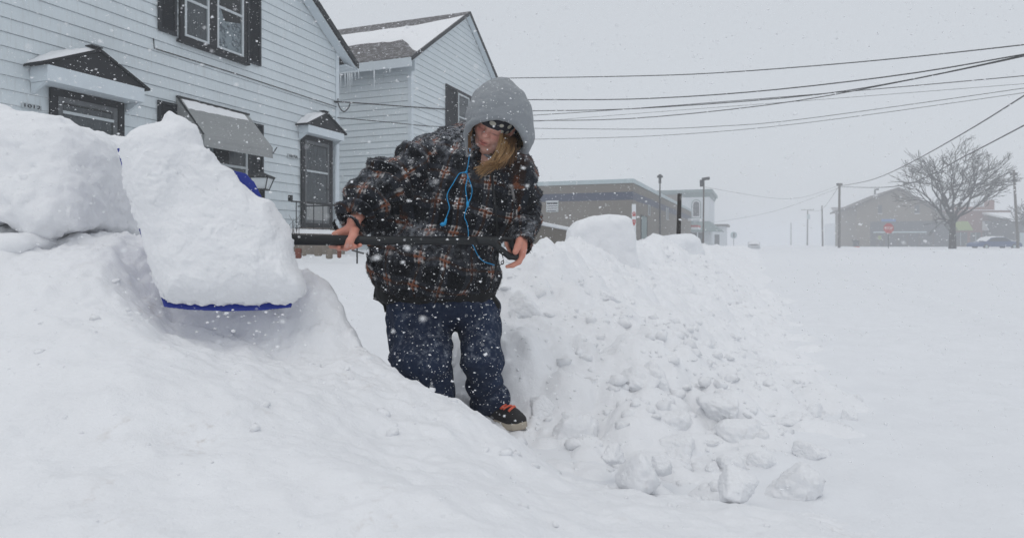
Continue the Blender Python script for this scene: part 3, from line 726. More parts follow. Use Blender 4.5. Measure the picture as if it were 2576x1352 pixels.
# ---- second house
H2 = empty('house', HOUSE(8.2, 0, -.5), 'far pale blue clapboard house with snow patched roof and icicles', 'house', 'pale blue houses')
TL2 = 4.16; TP2 = HOUSE.at(1183, 35, .22)[0]; ZP2 = HOUSE.at(1183, 31, .22)[1] - .10; HW2 = TP2 - TL2; SL2 = .655; ZE2 = ZP2 - SL2 * HW2
def ext2(z):
    if z < ZE2: return TL2, TL2 + 2 * HW2
    k = (z - ZE2) / SL2; return TL2 + k, TL2 + 2 * HW2 - k
siding(HOUSE, ext2, -.62, ZP2 - .02).build('wall', M['siding'], H2)
SIDE2 = Fr(*(HOUSE.b + HOUSE.d * TL2), -HOUSE.r, -HOUSE.d)
siding(SIDE2, lambda z: (0.02, 12), -.62, ZE2 - .10).build('side_wall', M['siding'], H2)
SIDE2R = Fr(*(HOUSE.b + HOUSE.d * (TL2 + 2 * HW2)), -HOUSE.r, HOUSE.d)
siding(SIDE2R, lambda z: (0.02, 12), -.62, ZE2 - .10).build('far_side_wall', M['siding'], H2)
MB().box(HOUSE, TL2 - .035, TL2 + .08, -.09, .03, -.62, ZE2).build('corner_trim', M['white_trim'], H2, bevel=.004)
roof_pair(H2, HOUSE, TP2, HW2, ZE2, SL2, .20, -12.2, .32, 'shingle', th=.08)
MB().box(SIDE2, -.15, 12, .025, .06, ZE2 - .42, ZE2 - .11).build('frieze', M['white_trim'], H2)
MB().box(HOUSE, TL2 - .34, TL2 - .30, -12.2, .19, ZE2 - SL2 * .32 - .15, ZE2 - SL2 * .32 + .10).build('eave_fascia', M['white_trim'], H2)
# snow patch on the slope facing us: wind scoured edges
n, mm_ = 70, 26; V = []; Q = []
for i in range(n):
    for j in range(mm_):
        a = i / (n - 1); b = j / (mm_ - 1); oo = .17 - 12.2 * a
        nz = float(noise3(np.array([[a * 11, 3.3, 0]]))[0]); nz2 = float(noise3(np.array([[a * 26, 8.3, 0]]))[0])
        lo_ = .44 - .36 * min(1, max(0, (.10 - a) / .10)) + .04 * nz + .03 * nz2 ; hi_ = .80 + .10 * max(0, 1 - a * 9) + .02 * nz2 - .03 * a
        k = lo_ + (hi_ - lo_) * b; tt = TL2 - .32 + (HW2 + .32) * k; zz = ZE2 - SL2 * .32 + .13 + SL2 * (HW2 + .32) * k
        e = min(b, 1 - b); V.append(HOUSE(tt, oo, zz + .004 + (.06 * (1 - math.exp(-e * 9)) if 0 < i < n - 1 else 0)))
for i in range(n - 1):
    for j in range(mm_ - 1): Q.append((i * mm_ + j, i * mm_ + j + 1, (i + 1) * mm_ + j + 1, (i + 1) * mm_ + j))
np_mesh('roof_snow', V, Q, M['snow_clean'], H2)
# window with shutters
t0, z1 = HOUSE.at(1122, 210, .05); tw0 = HOUSE.at(1151, 240, .05)[0]; tw1 = HOUSE.at(1178, 240, .05)[0]; t1 = HOUSE.at(1192, 240, .05)[0] + .25
z0 = z1 - 1.75
shutter(H2, HOUSE, t0, tw0 - .12, z0, z1); shutter(H2, HOUSE, tw1 + .12, tw1 + .12 + (tw0 - .12 - t0), z0, z1)
bars(HOUSE, tw0 - .115, tw1 + .115, z0, z1 - .005, .10, .027, .07).build('window_surround', M['black_trim'], H2)
w2 = window(H2, HOUSE, tw0 - .01, tw1 + .01, z0 + .105, z1 - .11, .05)
drape(HOUSE, tw0 + .05, tw1 - .05, z0 + .2, z1 - .2, .048, 4, 'curtain', w2)
# icicles on the eave
zei = ZE2 - SL2 * .32 - .14
for k, (px, ln) in enumerate(((857, .5), (868, .42), (875, .55), (880, .62), (885, .45), (902, .22), (941, .58), (980, .15), (893, .2))):
    kx = (px - CX) / F; fr2 = Fr(*(HOUSE.b + HOUSE.d * (TL2 - .30)), -HOUSE.r, -HOUSE.d); t = fr2.at(px, 170, 0.02)[0]
    q = np.array(fr2(t, .02, zei))
    MB().tube([q, q - [0, 0, ln * .4], q - [0, 0, ln * .75], q - [0, 0, ln]], [.022, .015, .009, .001], 7).build('icicle', M['ice'], None, smooth=True)
    o = COL.objects[-1]; tag(o, 'thin clear icicle hanging from the eave of the far blue house', 'icicle', 'icicles along the eave')

# ---- yard things
LY = 10.8
lt = empty('lamp_post', P(660, 640, LY) , 'black yard lamp post with tapered frosted lantern left of the porch door', 'lamp post')
c = P(659, 0, LY); fr = Fr(c[0], c[1], (1, 0), (0, -1))
zt_ = P(0, 447, LY)[2]; zb_ = P(0, 477, LY)[2]; wt, wb = .148, .085
MB().tube([fr(0, 0, -.75), fr(0, 0, zb_ - .02)], .045, 10).build('post', M['iron'], lt, smooth=True)
m = MB()
for a, b in ((-1, -1), (-1, 1), (1, -1), (1, 1)): m.tube([fr(a * wb, b * wb, zb_), fr(a * wt, b * wt, zt_)], .009, 5)
for wd, z in ((wt, zt_), (wb, zb_)):
    m.box(fr, -wd - .012, wd + .012, -wd - .012, wd + .012, z - .012, z + .012)
m.build('lantern_frame', M['iron'], lt)
V = [fr(a * wd, b * wd, z) for z, wd in ((zb_ + .014, wb - .012), (zt_ - .014, wt - .012)) for a, b in ((-1, -1), (1, -1), (1, 1), (-1, 1))]
MB().add(V, [(0, 1, 5, 4), (1, 2, 6, 5), (2, 3, 7, 6), (3, 0, 4, 7)]).build('lantern_glass', M['lampglass'], lt)
MB().add([fr(a * (wt + .03), b * (wt + .03), zt_ + .014) for a, b in ((-1, -1), (1, -1), (1, 1), (-1, 1))] + [fr(0, 0, zt_ + .10)], [(0, 1, 4), (1, 2, 4), (2, 3, 4), (3, 0, 4), (3, 2, 1, 0)]).build('lantern_cap', M['iron'], lt)
# edging stones and a stake sticking out of the yard snow
for k, (px, py, wpx, hpx, lab) in enumerate(((750, 628, 20, 16, 'reddish edging brick nearest the shovel blade in the yard snow'), (765, 622, 14, 14, 'upright grey edging stone beside the reddish brick'), (800, 622, 24, 14, 'mossy edging stone in the middle of the row'),
                             (828, 629, 20, 9, 'flat edging stone left of the hand'), (853, 627, 12, 12, 'small red edging brick just below the hand'))):
    Y = 9.0; c = P(px, py, Y); w_, h_ = RP(wpx, Y) / 2, RP(hpx, Y)
    m = MB().box(Fr(c[0], c[1], (.94, .34), (.34, -.94)), -w_ * .8, w_ * .8, -.05, .05, c[2] - .12, c[2] + h_ * .25)
    o = m.build('edging_stone', M['brick'] if k in (0, 4) else M['stone'], None, bevel=.02); tag(o, lab, 'edging stone', 'edging stones in the yard')
c = P(898, 643, 8.5)
sk = empty('garden_stake', c, 'small black garden stake poking from snow beside the jacket', 'garden stake')
MB().tube([c - [0, 0, .3], c + [0, 0, .16]], .011, 6).build('stem', M['iron'], sk); MB().tube([c + [-.07, 0, .075], c + [.09, 0, .03]], .012, 6).build('crossbar', M['iron'], sk)
# dry twigs by the porch
tw = MB()
for k in range(7):
    b = P(728 + k * 4, 600, 11.5); tw.tube([b - [0, 0, .1], b + [rng.uniform(-.05, .08), 0, .25], b + [rng.uniform(-.1, .22), 0, rng.uniform(.3, .6)]], [.006, .004, .002], 4)
tag(tw.build('dry_shrub', M['bark'], None), 'thin dry twigs beside the porch railing', 'shrub')
# ================================================================== FAR BUILDINGS, POLES, TREES, CARS
GB = Fr(8.44, 45.0, D_, RR)                  # corner of the tan block building: right face along t
GL = Fr(8.44, 45.0, -RR, -D_)                # its face towards us, t runs to the left
B1 = empty('block_building', (8.44, 45, -.8), 'low tan block building with navy band and pale coping behind the snow bank', 'building')
zt = 4.52
MB().box(GB, 0, 44, -20, 0, -1.0, 4.22).build('wall', M['block'], B1)
m = MB().box(GB, -.06, 44.06, -.10, .07, 4.223, zt); m.box(GL, .07, 20, -.10, .07, 4.223, zt); m.build('coping', M['coping'], B1)
MB().box(GB, -.06, 44.06, -20, -.103, 4.27, 4.33).build('roof', M['snow_far'], B1)
m = MB().box(GB, -.012, 44, .0, .012, 3.05, 3.61); m.box(GL, .0, 20, .0, .0125, 3.05, 3.61); m.build('navy_band', M['navy'], B1)
t0, z1 = GL.at(1404, 507); t1, z0 = GL.at(1374, 533)
wn = bars(GL, t0, t1, z0, z1, .05, .005, .05).build('window', M['frame_white'], B1)
MB().box(GL, t0 + .05, t1 - .05, .004, .02, z0 + .05, z1 - .05).build('pane', M['storefront'], wn)
m = MB()
for k in range(3): m.box(GL, t0 + .05, t1 - .05, .021, .032, z0 + .14 + k * .16, z0 + .22 + k * .16)
m.build('louvre', M['signwhite'], wn); MB().box(GL, t0 - .02, t1 + .02, .02, .09, z1, z1 + .07).build('window_lintel', M['signwhite'], wn)
t0, z1 = GL.at(1573, 565); t1, _ = GL.at(1520, 565); MB().box(GL, t0, t1, .005, .06, z1 - .05, z1 + .03).build('wall_pipe', M['coping'], B1)
for px0, px1, ya, yb in ((1629, 1634, 515, 541), (1674, 1680, 522, 552)):
    t0, _ = GB.at(px0, 540); t1, _ = GB.at(px1, 540); z1 = GB.at(px0, ya)[1]; z0 = GB.at(px0, yb)[1]
    wn = bars(GB, t0, t1, z0, z1, .04, .014, .06).build('window', M['frame_white'], B1); MB().box(GB, t0 + .04, t1 - .04, .013, .03, z0 + .04, z1 - .04).build('pane', M['storefront'], wn)
t0, _ = GB.at(1611, 570); t1, _ = GB.at(1626, 570); z1 = GB.at(1611, 540)[1]
dd = bars(GB, t0, t1, -.7, z1, .06, .005, .06).build('door', M['dark_post'], B1); MB().box(GB, t0 + .06, t1 - .06, .004, .03, -.64, z1 - .06).build('door_leaf', M['teal'], dd)
tp, _ = GB.at(1659, 560, .12)
MB().tube([GB(tp, .14, -.9), GB(tp, .14, 5.85)], .065, 8).build('flue_pipe', M['iron'], B1)
MB().tube([GB(tp, .14, 5.3), GB(tp, .14, 5.8), GB(tp, .14, 5.801), GB(tp, .14, 5.96), GB(tp, .14, 5.961), GB(tp, .14, 6.09)], [.12, .12, .26, .26, .2, .1], 12).build('flue_cap', M['iron'], B1)
tl_, zl_ = GB.at(1735, 533, .25); MB().box(GB, tl_ - .25, tl_ + .1, .013, .35, 2.85, 3.2).build('wall_lamp', M['signwhite'], B1)
# hanging sign at the corner: white strip with two red shields
SG = Fr(*P(1594, 0, 44.1)[:2], (1, 0), (0, -1))
zz1, zz0 = P(0, 513, 44.1)[2], P(0, 590, 44.1)[2]
sg = MB().box(SG, -.14, .14, -.03, .03, zz0, zz1).build('wall_sign', M['signwhite'], None, bevel=.01)
tag(sg, 'narrow white upright sign with two red emblems at the building corner', 'sign')
for zc, fl in ((P(0, 537, 44.1)[2], 0), (P(0, 558, 44.1)[2], 1)):
    r = .113; a = np.linspace(0, math.pi, 9)
    pts = [(-r, 0)] + [(-r * math.cos(q), r * 1.15 * math.sin(q)) for q in a[1:-1]] + [(r, 0), (r, -.18), (-r, -.18)]
    if fl: pts = [(-r, .16), (r, .16), (r, -.05), (.5 * r, -.2), (0, -.26), (-.5 * r, -.2), (-r, -.05)]
    MB().prism([SG(x, .031, zc + y) for x, y in pts], (0, -.006, 0)).build('emblem', M['red'], sg)
    for dz in (-.03, .04): MB().box(SG, -.07, .07, .038, .042, zc + dz, zc + dz + .02).build('emblem_bar', M['signwhite'], sg)
SG.r = np.array([0, -1.])
MB().tube([(SG.b[0], 44.14, zz0 - .8), (SG.b[0], 44.14, zz1)], .03, 6).build('sign_post', M['signwhite'], sg)
# snow topped ramp wall in front of it
a, b = P(1340, 563, 20), P(1440, 582, 19)
m = MB().prism([a, b, b - [0, 0, 1.3], a - [0, 0, 1.3]], (0, .25, 0)); rw = m.build('ramp_wall', M['block'], None)
tag(rw, 'sloping low ramp wall with snowy cap left of the tall snow block', 'wall')
m = MB().prism([a + [0, -.04, .005], b + [0, -.04, .005], b + [0, -.04, .11], a + [0, -.04, .13]], (0, .33, 0)); m.build('wall_snow', M['snow_far'], rw, bevel=.03)
# dark post in the bank
a, b = P(1706, 600, 10.2), P(1709, 487, 10.2)
MB().tube([a, a + (b - a) * .5, b], [.036, .034, .034], 8).build('bank_post', M['dark_post'], None, smooth=True); tag(COL.objects[-1], 'dark thick wooden post standing in the snow bank', 'post')

# white two storey corner building
WB = Fr(30.6, 100.0, D_, RR); WL = Fr(30.6, 100.0, -RR, -D_)
B2 = empty('white_building', (30.6, 100, -.8), 'white two storey corner building with arched window and grey green cornice', 'building')
z = lambda py, Y=100.: P(0, py, Y)[2]
MB().box(WB, 0, 14, -13, 0, -1, z(484)).build('wall', M['white_paint'], B2)
MB().box(WB, -.5, 14.5, -13.4, .5, z(484) + .002, z(476)).build('roof_edge', M['teal'], B2)
V = [WB(-.5, -13, z(476)), WB(-.5, .5, z(476)), WB(14.5, .5, z(476)), WB(-.02, -13, z(495)), WB(-.02, .05, z(495)), WB(14, .05, z(495))]
MB().add(V, [(0, 1, 4, 3), (1, 2, 5, 4)]).build('cornice', M['teal'], B2)
t0, _ = WL.at(1761, 525); t1, _ = WL.at(1741, 525); tc = (t0 + t1) / 2; hw = abs(t1 - t0) / 2
def arch(fr, tc, hw, zb, zt, o): return [fr(tc - hw, o, zb), fr(tc + hw, o, zb)] + [fr(tc + hw * math.cos(q), o, zt - hw + hw * math.sin(q)) for q in np.linspace(0, math.pi, 12)]
wn = MB().prism(arch(WL, tc, hw + .12, z(548), z(501), .05), np.append(WL.r * .05, 0)).build('window', M['teal'], B2)
MB().prism(arch(WL, tc, hw, z(546), z(503), .103), np.append(WL.r * .02, 0)).build('window_frame', M['signwhite'], wn)
MB().prism(arch(WL, tc, hw - .14, z(543), z(506), .125), np.append(WL.r * .02, 0)).build('pane', M['storefront'], wn)
MB().box(WL, tc - hw - .3, tc + hw + .3, .05, .25, z(551), z(548)).build('window_sill', M['signwhite'], wn)
MB().box(WL, 4.3, 7.2, .003, .2, z(508), z(486)).build('wall_panel', M['tan_stucco'], B2)
m = MB().add([WL(-1.9, 1.9, z(580)), WL(5, 1.9, z(580)), WL(5, .02, z(556)), WL(-.02, .02, z(556)), WB(7, 1.9, z(580)), WB(7, .02, z(556)), WL(-1.9, 1.9, z(583)), WL(5, 1.9, z(583)), WB(7, 1.9, z(583))],
           [(0, 1, 2, 3), (0, 3, 5, 4), (0, 1, 7, 6), (0, 6, 8, 4)]); m.build('porch_canopy', M['teal'], B2)
MB().box(WL, 1.0, 5, .003, .12, -.8, z(585)).build('storefront_window', M['storefront'], B2)
for t, o in ((-1.7, 1.7), (1.6, 1.7), (4.8, 1.7)): MB().tube([WL(t, o, -1), WL(t, o, z(582))], .09, 6).build('porch_post', M['white_paint'], B2)
ST = Fr(*GB(44, 0, 0)[:2], D_, RR)
MB().box(ST, -.4, 4.2, -1.5, .9, P(0, 571, 86)[2], P(0, 566, 86)[2]).build('awning_top', M['red'], B2); MB().box(ST, -.4, 4.2, -1.5, .92, P(0, 575, 86)[2], P(0, 571, 86)[2] - .004).build('awning_valance', M['signwhite'], B2)
B3 = empty('small_building', P(1800, 625, 124), 'small faded building just beyond the white corner building', 'building')
fr = Fr(*WB(22, 0, 0)[:2], D_, RR); MB().box(fr, 0, 8, -8, 1.5, -1, P(0, 570, 124)[2]).build('wall', M['white_paint'], B3)
MB().box(fr, -.4, 8.4, -8.4, 2.0, P(0, 570, 124)[2] + .003, P(0, 565, 124)[2]).build('roof', M['brown_roof'], B3)
MB().box(fr, -.02, .0, -1, .6, -.8, P(0, 590, 124)[2]).build('door', M['storefront'], B3)

# tan gabled building over the road
YG = 112.0; GX = Fr(*P(2155, 0, YG)[:2], (.952, -.306), (-.306, -.952))
B4 = empty('gabled_building', P(2270, 626, YG), 'tan gabled two storey shop across the road behind the bare tree', 'building')
g_ = lambda px, py: GX.at(px, py)
zE = g_(2155, 520)[1]; tR = g_(2390, 560)[0]; tP, zP = g_(2259, 476); zE2 = g_(2390, 553)[1]
MB().prism([GX(0, 0, -1), GX(tR, 0, -1), GX(tR, 0, zE2), GX(tP, 0, zP), GX(0, 0, zE)], np.append(-GX.r * 22, 0)).build('wall', M['tan_stucco'], B4)
m = MB()
for ta, za, tb, zb in ((tP, zP, -.9, zE - .35), (tP, zP, tR + .9, zE2 - .35)):
    m.prism([GX(ta, .5, za + .02), GX(tb, .5, zb + .02), GX(tb, .5, zb + .36), GX(ta, .5, za + .36)], np.append(-GX.r * 23, 0))
m.build('roof', M['brown_roof'], B4)
def rect(px0, py0, px1, py1, name, mat, par, o=.04, fr=GX, dep=.08):
    t0, z1 = fr.at(px0, py0); t1, z0 = fr.at(px1, py1); return MB().box(fr, t0, t1, o - dep + .004, o, z0, z1).build(name, M[mat], par)
w_ = rect(2208, 516, 2218, 536, 'window', 'storefront', B4); rect(2207, 536.5, 2219, 537.5, 'window_sill', 'signwhite', w_, .12)
w_ = rect(2300, 515, 2312, 536, 'window', 'storefront', B4); rect(2299, 536.5, 2313, 537.5, 'window_sill', 'signwhite', w_, .12)
rect(2188, 557, 2388, 620, 'shopfront', 'storefront', B4, .05); rect(2216, 551, 2252, 557, 'shop_sign', 'blue_sign', B4, .14)
for k, px in enumerate((2204, 2222, 2255, 2280, 2310, 2345)): rect(px, 585, px + 3, 620, 'mullion', 'brown_roof', B4, .10)
rect(2196, 582, 2330, 585, 'transom', 'coping', B4, .10); rect(2208, 592, 2216, 602, 'poster', 'green_sign', B4, .09)
MB().tube([P(2200, 500, YG + 4), P(2200, 478, YG + 4)], .14, 6).build('roof_vent', M['iron'], B4); MB().tube([P(2200, 477, YG + 4), P(2209, 476, YG + 4)], .18, 6).build('vent_cowl', M['iron'], B4)
B5 = empty('brick_building', P(2480, 626, 112), 'long low brick shop with snowy awnings and chimney at the right', 'building')
BX = Fr(*P(2390, 0, 113)[:2], (1, 0), (0, -1)); rect(2385, 529, 2542, 627, 'wall', 'brick', B5, 0, BX, 14)
r_ = rect(2398, 520, 2476, 530, 'parapet', 'brick', B5, .05, BX, .6); 
MB().box(BX, -.3, 11, -14, .3, P(0, 529, 113)[2] + .004, P(0, 529, 113)[2] + .09).build('roof', M['snow_far'], B5)
for a, b, mt in ((2344, 2381, 'signwhite'), (2396, 2434, 'green_sign'), (2470, 2532, 'signwhite')):
    t0, z1 = BX.at(a, 556); t1, z0 = BX.at(b, 578)
    MB().prism([BX(t0, .02, z1), BX(t0, 1.3, z0), BX(t0, 1.3, z0 - .12), BX(t0, .02, z0 - .12)], (t1 - t0, 0, 0)).build('awning', M[mt], B5)
for a, b in ((2345, 2380), (2398, 2432), (2440, 2466), (2470, 2520)): 
    w_ = rect(a, 584, b, 618, 'shop_window', 'storefront', B5, .05, BX); rect((a + b) / 2 - .7, 584.5, (a + b) / 2 + .7, 617, 'mullion', 'coping', w_, .09, BX)
rect(2519, 500, 2533, 529, 'chimney', 'brick', B5, -3, BX, 1.2)
B6 = empty('grey_shed', P(2570, 626, 105), 'dark blue grey shed cut by the right picture edge', 'building')
SX = Fr(*P(2552, 0, 106)[:2], (1, 0), (0, -1)); MB().box(SX, 0, 12, -8, 0, -1, P(0, 556, 106)[2]).build('wall', M['storefront'], B6)
MB().prism([SX(-.3, .4, P(0, 556, 106)[2] + .005), SX(12, .4, P(0, 556, 106)[2] + .005), SX(12, -8, P(0, 530, 106)[2]), SX(-.3, -8, P(0, 530, 106)[2])], (0, 0, .3)).build('roof', M['snow_far'], B6)
MB().box(SX, .8, 3, .004, .05, -.7, P(0, 585, 106)[2]).build('door', M['coping'], B6)
B7 = empty('distant_house', P(2140, 626, 190), 'pale ghostly house fading into snow left of the gabled shop', 'building')
HX = Fr(*P(2115, 0, 188)[:2], (1, 0), (0, -1)); zE = P(0, 560, 188)[2]; MB().box(HX, 0, 12, -10, 0, -1, zE).build('wall', M['white_paint'], B7)
MB().prism([HX(-.4, .4, zE + .004), HX(12.4, .4, zE + .004), HX(12.4, -5, zE + 4.5), HX(-.4, -5, zE + 4.5)], (0, 0, .3)).build('roof', M['brown_roof'], B7)
MB().box(HX, 2, 3.2, .004, .06, .3, 1.9).build('window', M['storefront'], B7)

# stop sign, round sign
def street_sign(lab, px, pyc, pyb, Y, rpx, sides, mat, txt=None):
    e = empty('street_sign', P(px, pyb, Y), lab, 'street sign'); c = P(px, pyc, Y); r = RP(rpx, Y)
    MB().tube([P(px, pyb, Y) - [0, 0, .5], c + [0, 0, r]], .035, 6).build('pole', M['iron'], e)
    a0 = math.pi / sides if sides == 8 else 0
    def disc(rr, y): return [c + [rr * math.cos(a0 + k * 2 * math.pi / sides), y, rr * math.sin(a0 + k * 2 * math.pi / sides)] for k in range(sides)]
    f = MB().prism(disc(r, -.06), (0, .02, 0)).build('sign_face', M[mat], e)
    if txt: text_mesh('lettering', txt, Fr(c[0], c[1], (1, 0), (0, -1)), 0, .066, c[2], r * .75, M['signwhite'], f, wd=r * 1.45)
    return e, c, r
street_sign('red octagonal stop sign in front of the tan gabled shop', 2234, 574, 620, 70, 13.5, 8, 'red', 'STOP')
e, c, r = street_sign('grey round sign on a thin pole far down the road', 1845, 591, 618, 105, 8.5, 20, 'coping')
MB().box(Fr(c[0], c[1], (1, 0), (0, -1)), -r * .2, r * .2, .062, .07, c[2] - r * .6, c[2] + r * .6).build('sign_bar', M['storefront'], e)

# poles
def pole(lab, px0, y0, px1, y1, Y, wpx, arm=None, extra=None):
    e = empty('utility_pole', P(px1, y1, Y), lab, 'utility pole', 'utility poles along the road')
    r = RP(wpx / 2, Y); MB().tube([P(px1, y1, Y) - [0, 0, .6], P(px0, y0, Y)], [r * 1.1, r * .85], 9).build('post', M['wood_pole'], e, smooth=True)
    if arm:
        pa, ya = arm; MB().tube([P(px0 - pa, ya, Y), P(px0 + pa, ya, Y)], max(.07, r * .4), 6).build('crossarm', M['wood_pole'], e)
        for q in (-.9, -.5, .5, .9): c = P(px0 + pa * q, ya, Y); MB().tube([c, c + [0, 0, .28]], .06, 6).build('insulator', M['iron'], e)
    if extra == 'transformer': c = P(px0 + 1, y0 + 18, Y); MB().tube([c - [0, .3, .55], c + [0, -.3, .55]], .32, 10).build('transformer', M['coping'], e)
    if extra == 'head': c = P(px0 + 4, y0 + 4, Y); MB().tube([c - [.3, 0, 0], c + [.35, 0, .1]], .14, 8).build('lamp_head', M['iron'], e); MB().tube([P(px0, y0 + 14, Y) - [.2, .1, .3], P(px0, y0 + 14, Y) + [-.2, -.1, .3]], .2, 8).build('junction_box', M['iron'], e)
    return e
pole('utility pole with small lamp head before the white corner building', 1770, 447, 1768, 618, 58, 4.2, None, 'head')
pole('tallest dark utility pole left of the gabled shop, brown and bare', 2111, 461, 2110, 618, 82, 6, (7, 466))
pole('plain thin utility pole between the crossarm pole and the tallest one', 2067, 517, 2069, 622, 115, 4)
pole('faded utility pole with long crossarm and transformer', 2031, 527, 2030, 618, 150, 3.6, (16, 528), 'transformer')
pole('faintest utility pole, farthest down the road in the snowfall', 1989, 560, 1989, 619, 215, 3)
pole('leaning utility pole at the right picture edge beside the blue car', 2549, 428, 2561, 626, 74, 6, (9, 440))

# trees: branching limbs as one tapered mesh each for trunk and crown
def bare_tree(lab, px, yb, yt, Y, wpx, trunk_px, depth, seed, name='bare_tree'):
    rg = np.random.default_rng(seed); base = P(px, yb, Y); Ht = RP(yb - yt, Y); Wd = RP(wpx / 2, Y)
    e = empty(name, base, lab, 'tree', 'bare trees across the road'); r0 = RP(trunk_px / 2, Y)
    fork = base + np.array([.0, 0, Ht * .30])
    MB().tube([base - [0, 0, .5], base + [0, 0, .1], base + [.02, 0, Ht * .16], fork], [r0 * 1.5, r0 * 1.2, r0 * .95, r0 * .9], 10).build('trunk', M['bark'], e, smooth=True)
    m = MB()
    def grow(p, d, L, r, k):
        n = 4; pts = [p]; q = p.copy(); dd = d.copy()
        for i in range(n):
            dd = dd + rg.normal(0, .09, 3) + np.array([0, 0, .035 if k < 3 else .02]); dd /= np.linalg.norm(dd); q = q + dd * L / n; pts.append(q.copy())
        m.tube(pts, np.linspace(r, max(r * .66, .017), n + 1), 6 if k < 2 else 4, cap=False)
        if k >= depth: return
        nb = 3 if k < 2 else 2 + (rg.random() < .75)
        for b in range(nb):
            ax = rg.normal(0, 1, 3); ax -= dd * ax.dot(dd); ax /= np.linalg.norm(ax); an = rg.uniform(.28, .62)
            nd = dd * math.cos(an) + ax * math.sin(an); nd = nd * np.array([1.05, 1.0, .92]); nd /= np.linalg.norm(nd)
            st = pts[-1] if b < 2 else pts[int(rg.integers(1, n))]
            grow(st, nd, L * rg.uniform(.66, .88), max(r * rg.uniform(.52, .68), .02), k + 1)
    nl = 7
    for i in range(nl):
        a = 2 * math.pi * (i + rg.uniform(-.25, .25)) / nl; tilt = rg.uniform(.45, .95) if i % 3 else rg.uniform(.1, .4)
        d = np.array([math.cos(a) * math.sin(tilt) * 1.15, math.sin(a) * math.sin(tilt), math.cos(tilt)]); d /= np.linalg.norm(d)
        grow(fork - [0, 0, rg.uniform(0, .08) * Ht], d, Ht * .235, r0 * rg.uniform(.45, .68), 0)
    c = m.build('crown', M['bark'], e, smooth=True); return e
bare_tree('large bare spreading tree in front of the brick shop', 2395, 626, 372, 68, 300, 15, 5, 5)
bare_tree('smaller bare tree half out of frame at the right edge', 2590, 625, 500, 92, 110, 8, 4, 9)
bare_tree('dim bare tree showing behind the gabled roof', 2352, 617, 492, 150, 120, 9, 4, 12)
bare_tree('dim bare tree behind the brick shop roof', 2452, 617, 500, 150, 120, 8, 4, 21)

# cars
def car(lab, px, yb, Y, Lm, mat, rot, snow=.12):
    e = empty('parked_car', P(px, yb, Y), lab, 'car'); c = P(px, yb, Y); d = np.array([math.cos(rot), math.sin(rot)]); fr = Fr(c[0], c[1], d, (d[1], -d[0])); z = c[2]
    prof = [(-.50, .28), (-.49, .62), (-.44, .80), (-.30, .88), (-.20, 1.34), (-.05, 1.44), (.12, 1.42), (.26, .95), (.44, .84), (.50, .66), (.50, .28)]
    m = MB(); W = .86; inn = [(x, y) for x, y in prof]
    m.prism([fr(x * Lm, -W, z + y) for x, y in inn], np.append(fr.r * 2 * W, 0)); b = m.build('body', M[mat], e, bevel=.09)
    gl_ = [(-.27, .92), (-.185, 1.29), (-.05, 1.38), (.11, 1.36), (.225, .96)]
    for s_ in (-1, 1): MB().prism([fr(x * Lm, s_ * (W + .004), z + y) for x, y in gl_], np.append(fr.r * .012 * s_, 0)).build('side_window', M['storefront'], e)
    MB().add([fr(.268 * Lm, -.72, z + .97), fr(.268 * Lm, .72, z + .97), fr(.13 * Lm, .66, z + 1.40), fr(.13 * Lm, -.66, z + 1.40)], [(0, 1, 2, 3)]).build('windscreen', M['storefront'], e)
    for x in (-.31, .31):
        for s_ in (-1, 1):
            wc = np.array(fr(x * Lm, s_ * (W - .08), z + .31)); v = np.append(fr.r * .2 * s_, 0)
            wh = MB().tube([wc - v * .5, wc + v * .55], .31, 16).build('wheel', M['tyre'], e, smooth=False); MB().tube([wc + v * .5, wc + v * .6], .18, 12).build('rim', M['coping'], wh)
    for s_ in (-.6, .6): MB().box(fr, .492 * Lm, .512 * Lm, s_ - .16, s_ + .16, z + .62, z + .76).build('headlight', M['lampglass'], e)
    n = 16; V = []; Q = []
    top = [(-.30, .90), (-.20, 1.36), (-.05, 1.46), (.12, 1.44), (.24, 1.05), (.28, .97), (.46, .86)]
    xs_ = np.linspace(-.31, .46, n); zs_ = np.interp(xs_, [a for a, _ in top], [b for _, b in top])
    for x, y in zip(xs_, zs_):
        for j in range(7): V.append(fr(x * Lm, -.8 + 1.6 * j / 6, z + y + (snow if 0 < j < 6 else .0) * (.8 + .4 * rng.random())))
    for i in range(n - 1):
        for j in range(6): Q.append((i * 7 + j, i * 7 + j + 1, i * 7 + j + 8, i * 7 + j + 7))
    np_mesh('car_snow', V, Q, M['snow_far'], e); return e
car('blue car buried in snow in front of the brick shop', 2500, 626, 78, 6.0, 'car_blue', .12, .08)
car('faint pale car standing far away in the road', 1896, 630, 100, 4.6, 'car_white', math.atan2(D_[1], D_[0]) + math.pi, .15)
# newspaper box standing at the left corner of the gabled shop
c = P(2153, 622, 96); nb = empty('news_box', c, 'small dark newspaper box with orange foot left of the gabled shop', 'newspaper box')
NB = Fr(c[0], c[1], (1, 0), (0, -1))
MB().box(NB, -.38, .38, -.3, .3, c[2] - .1, c[2] + .12).build('foot', M['coral'], nb, bevel=.02); MB().box(NB, -.33, .33, -.28, .28, c[2] + .13, c[2] + .85).build('cabinet', M['storefront'], nb, bevel=.04)
MB().prism([NB(-.42, .34, c[2] + .86), NB(.36, .34, c[2] + .86), NB(.30, .34, c[2] + 1.02), NB(-.5, .34, c[2] + 1.16)], (0, .64, 0)).build('hood', M['iron'], nb)

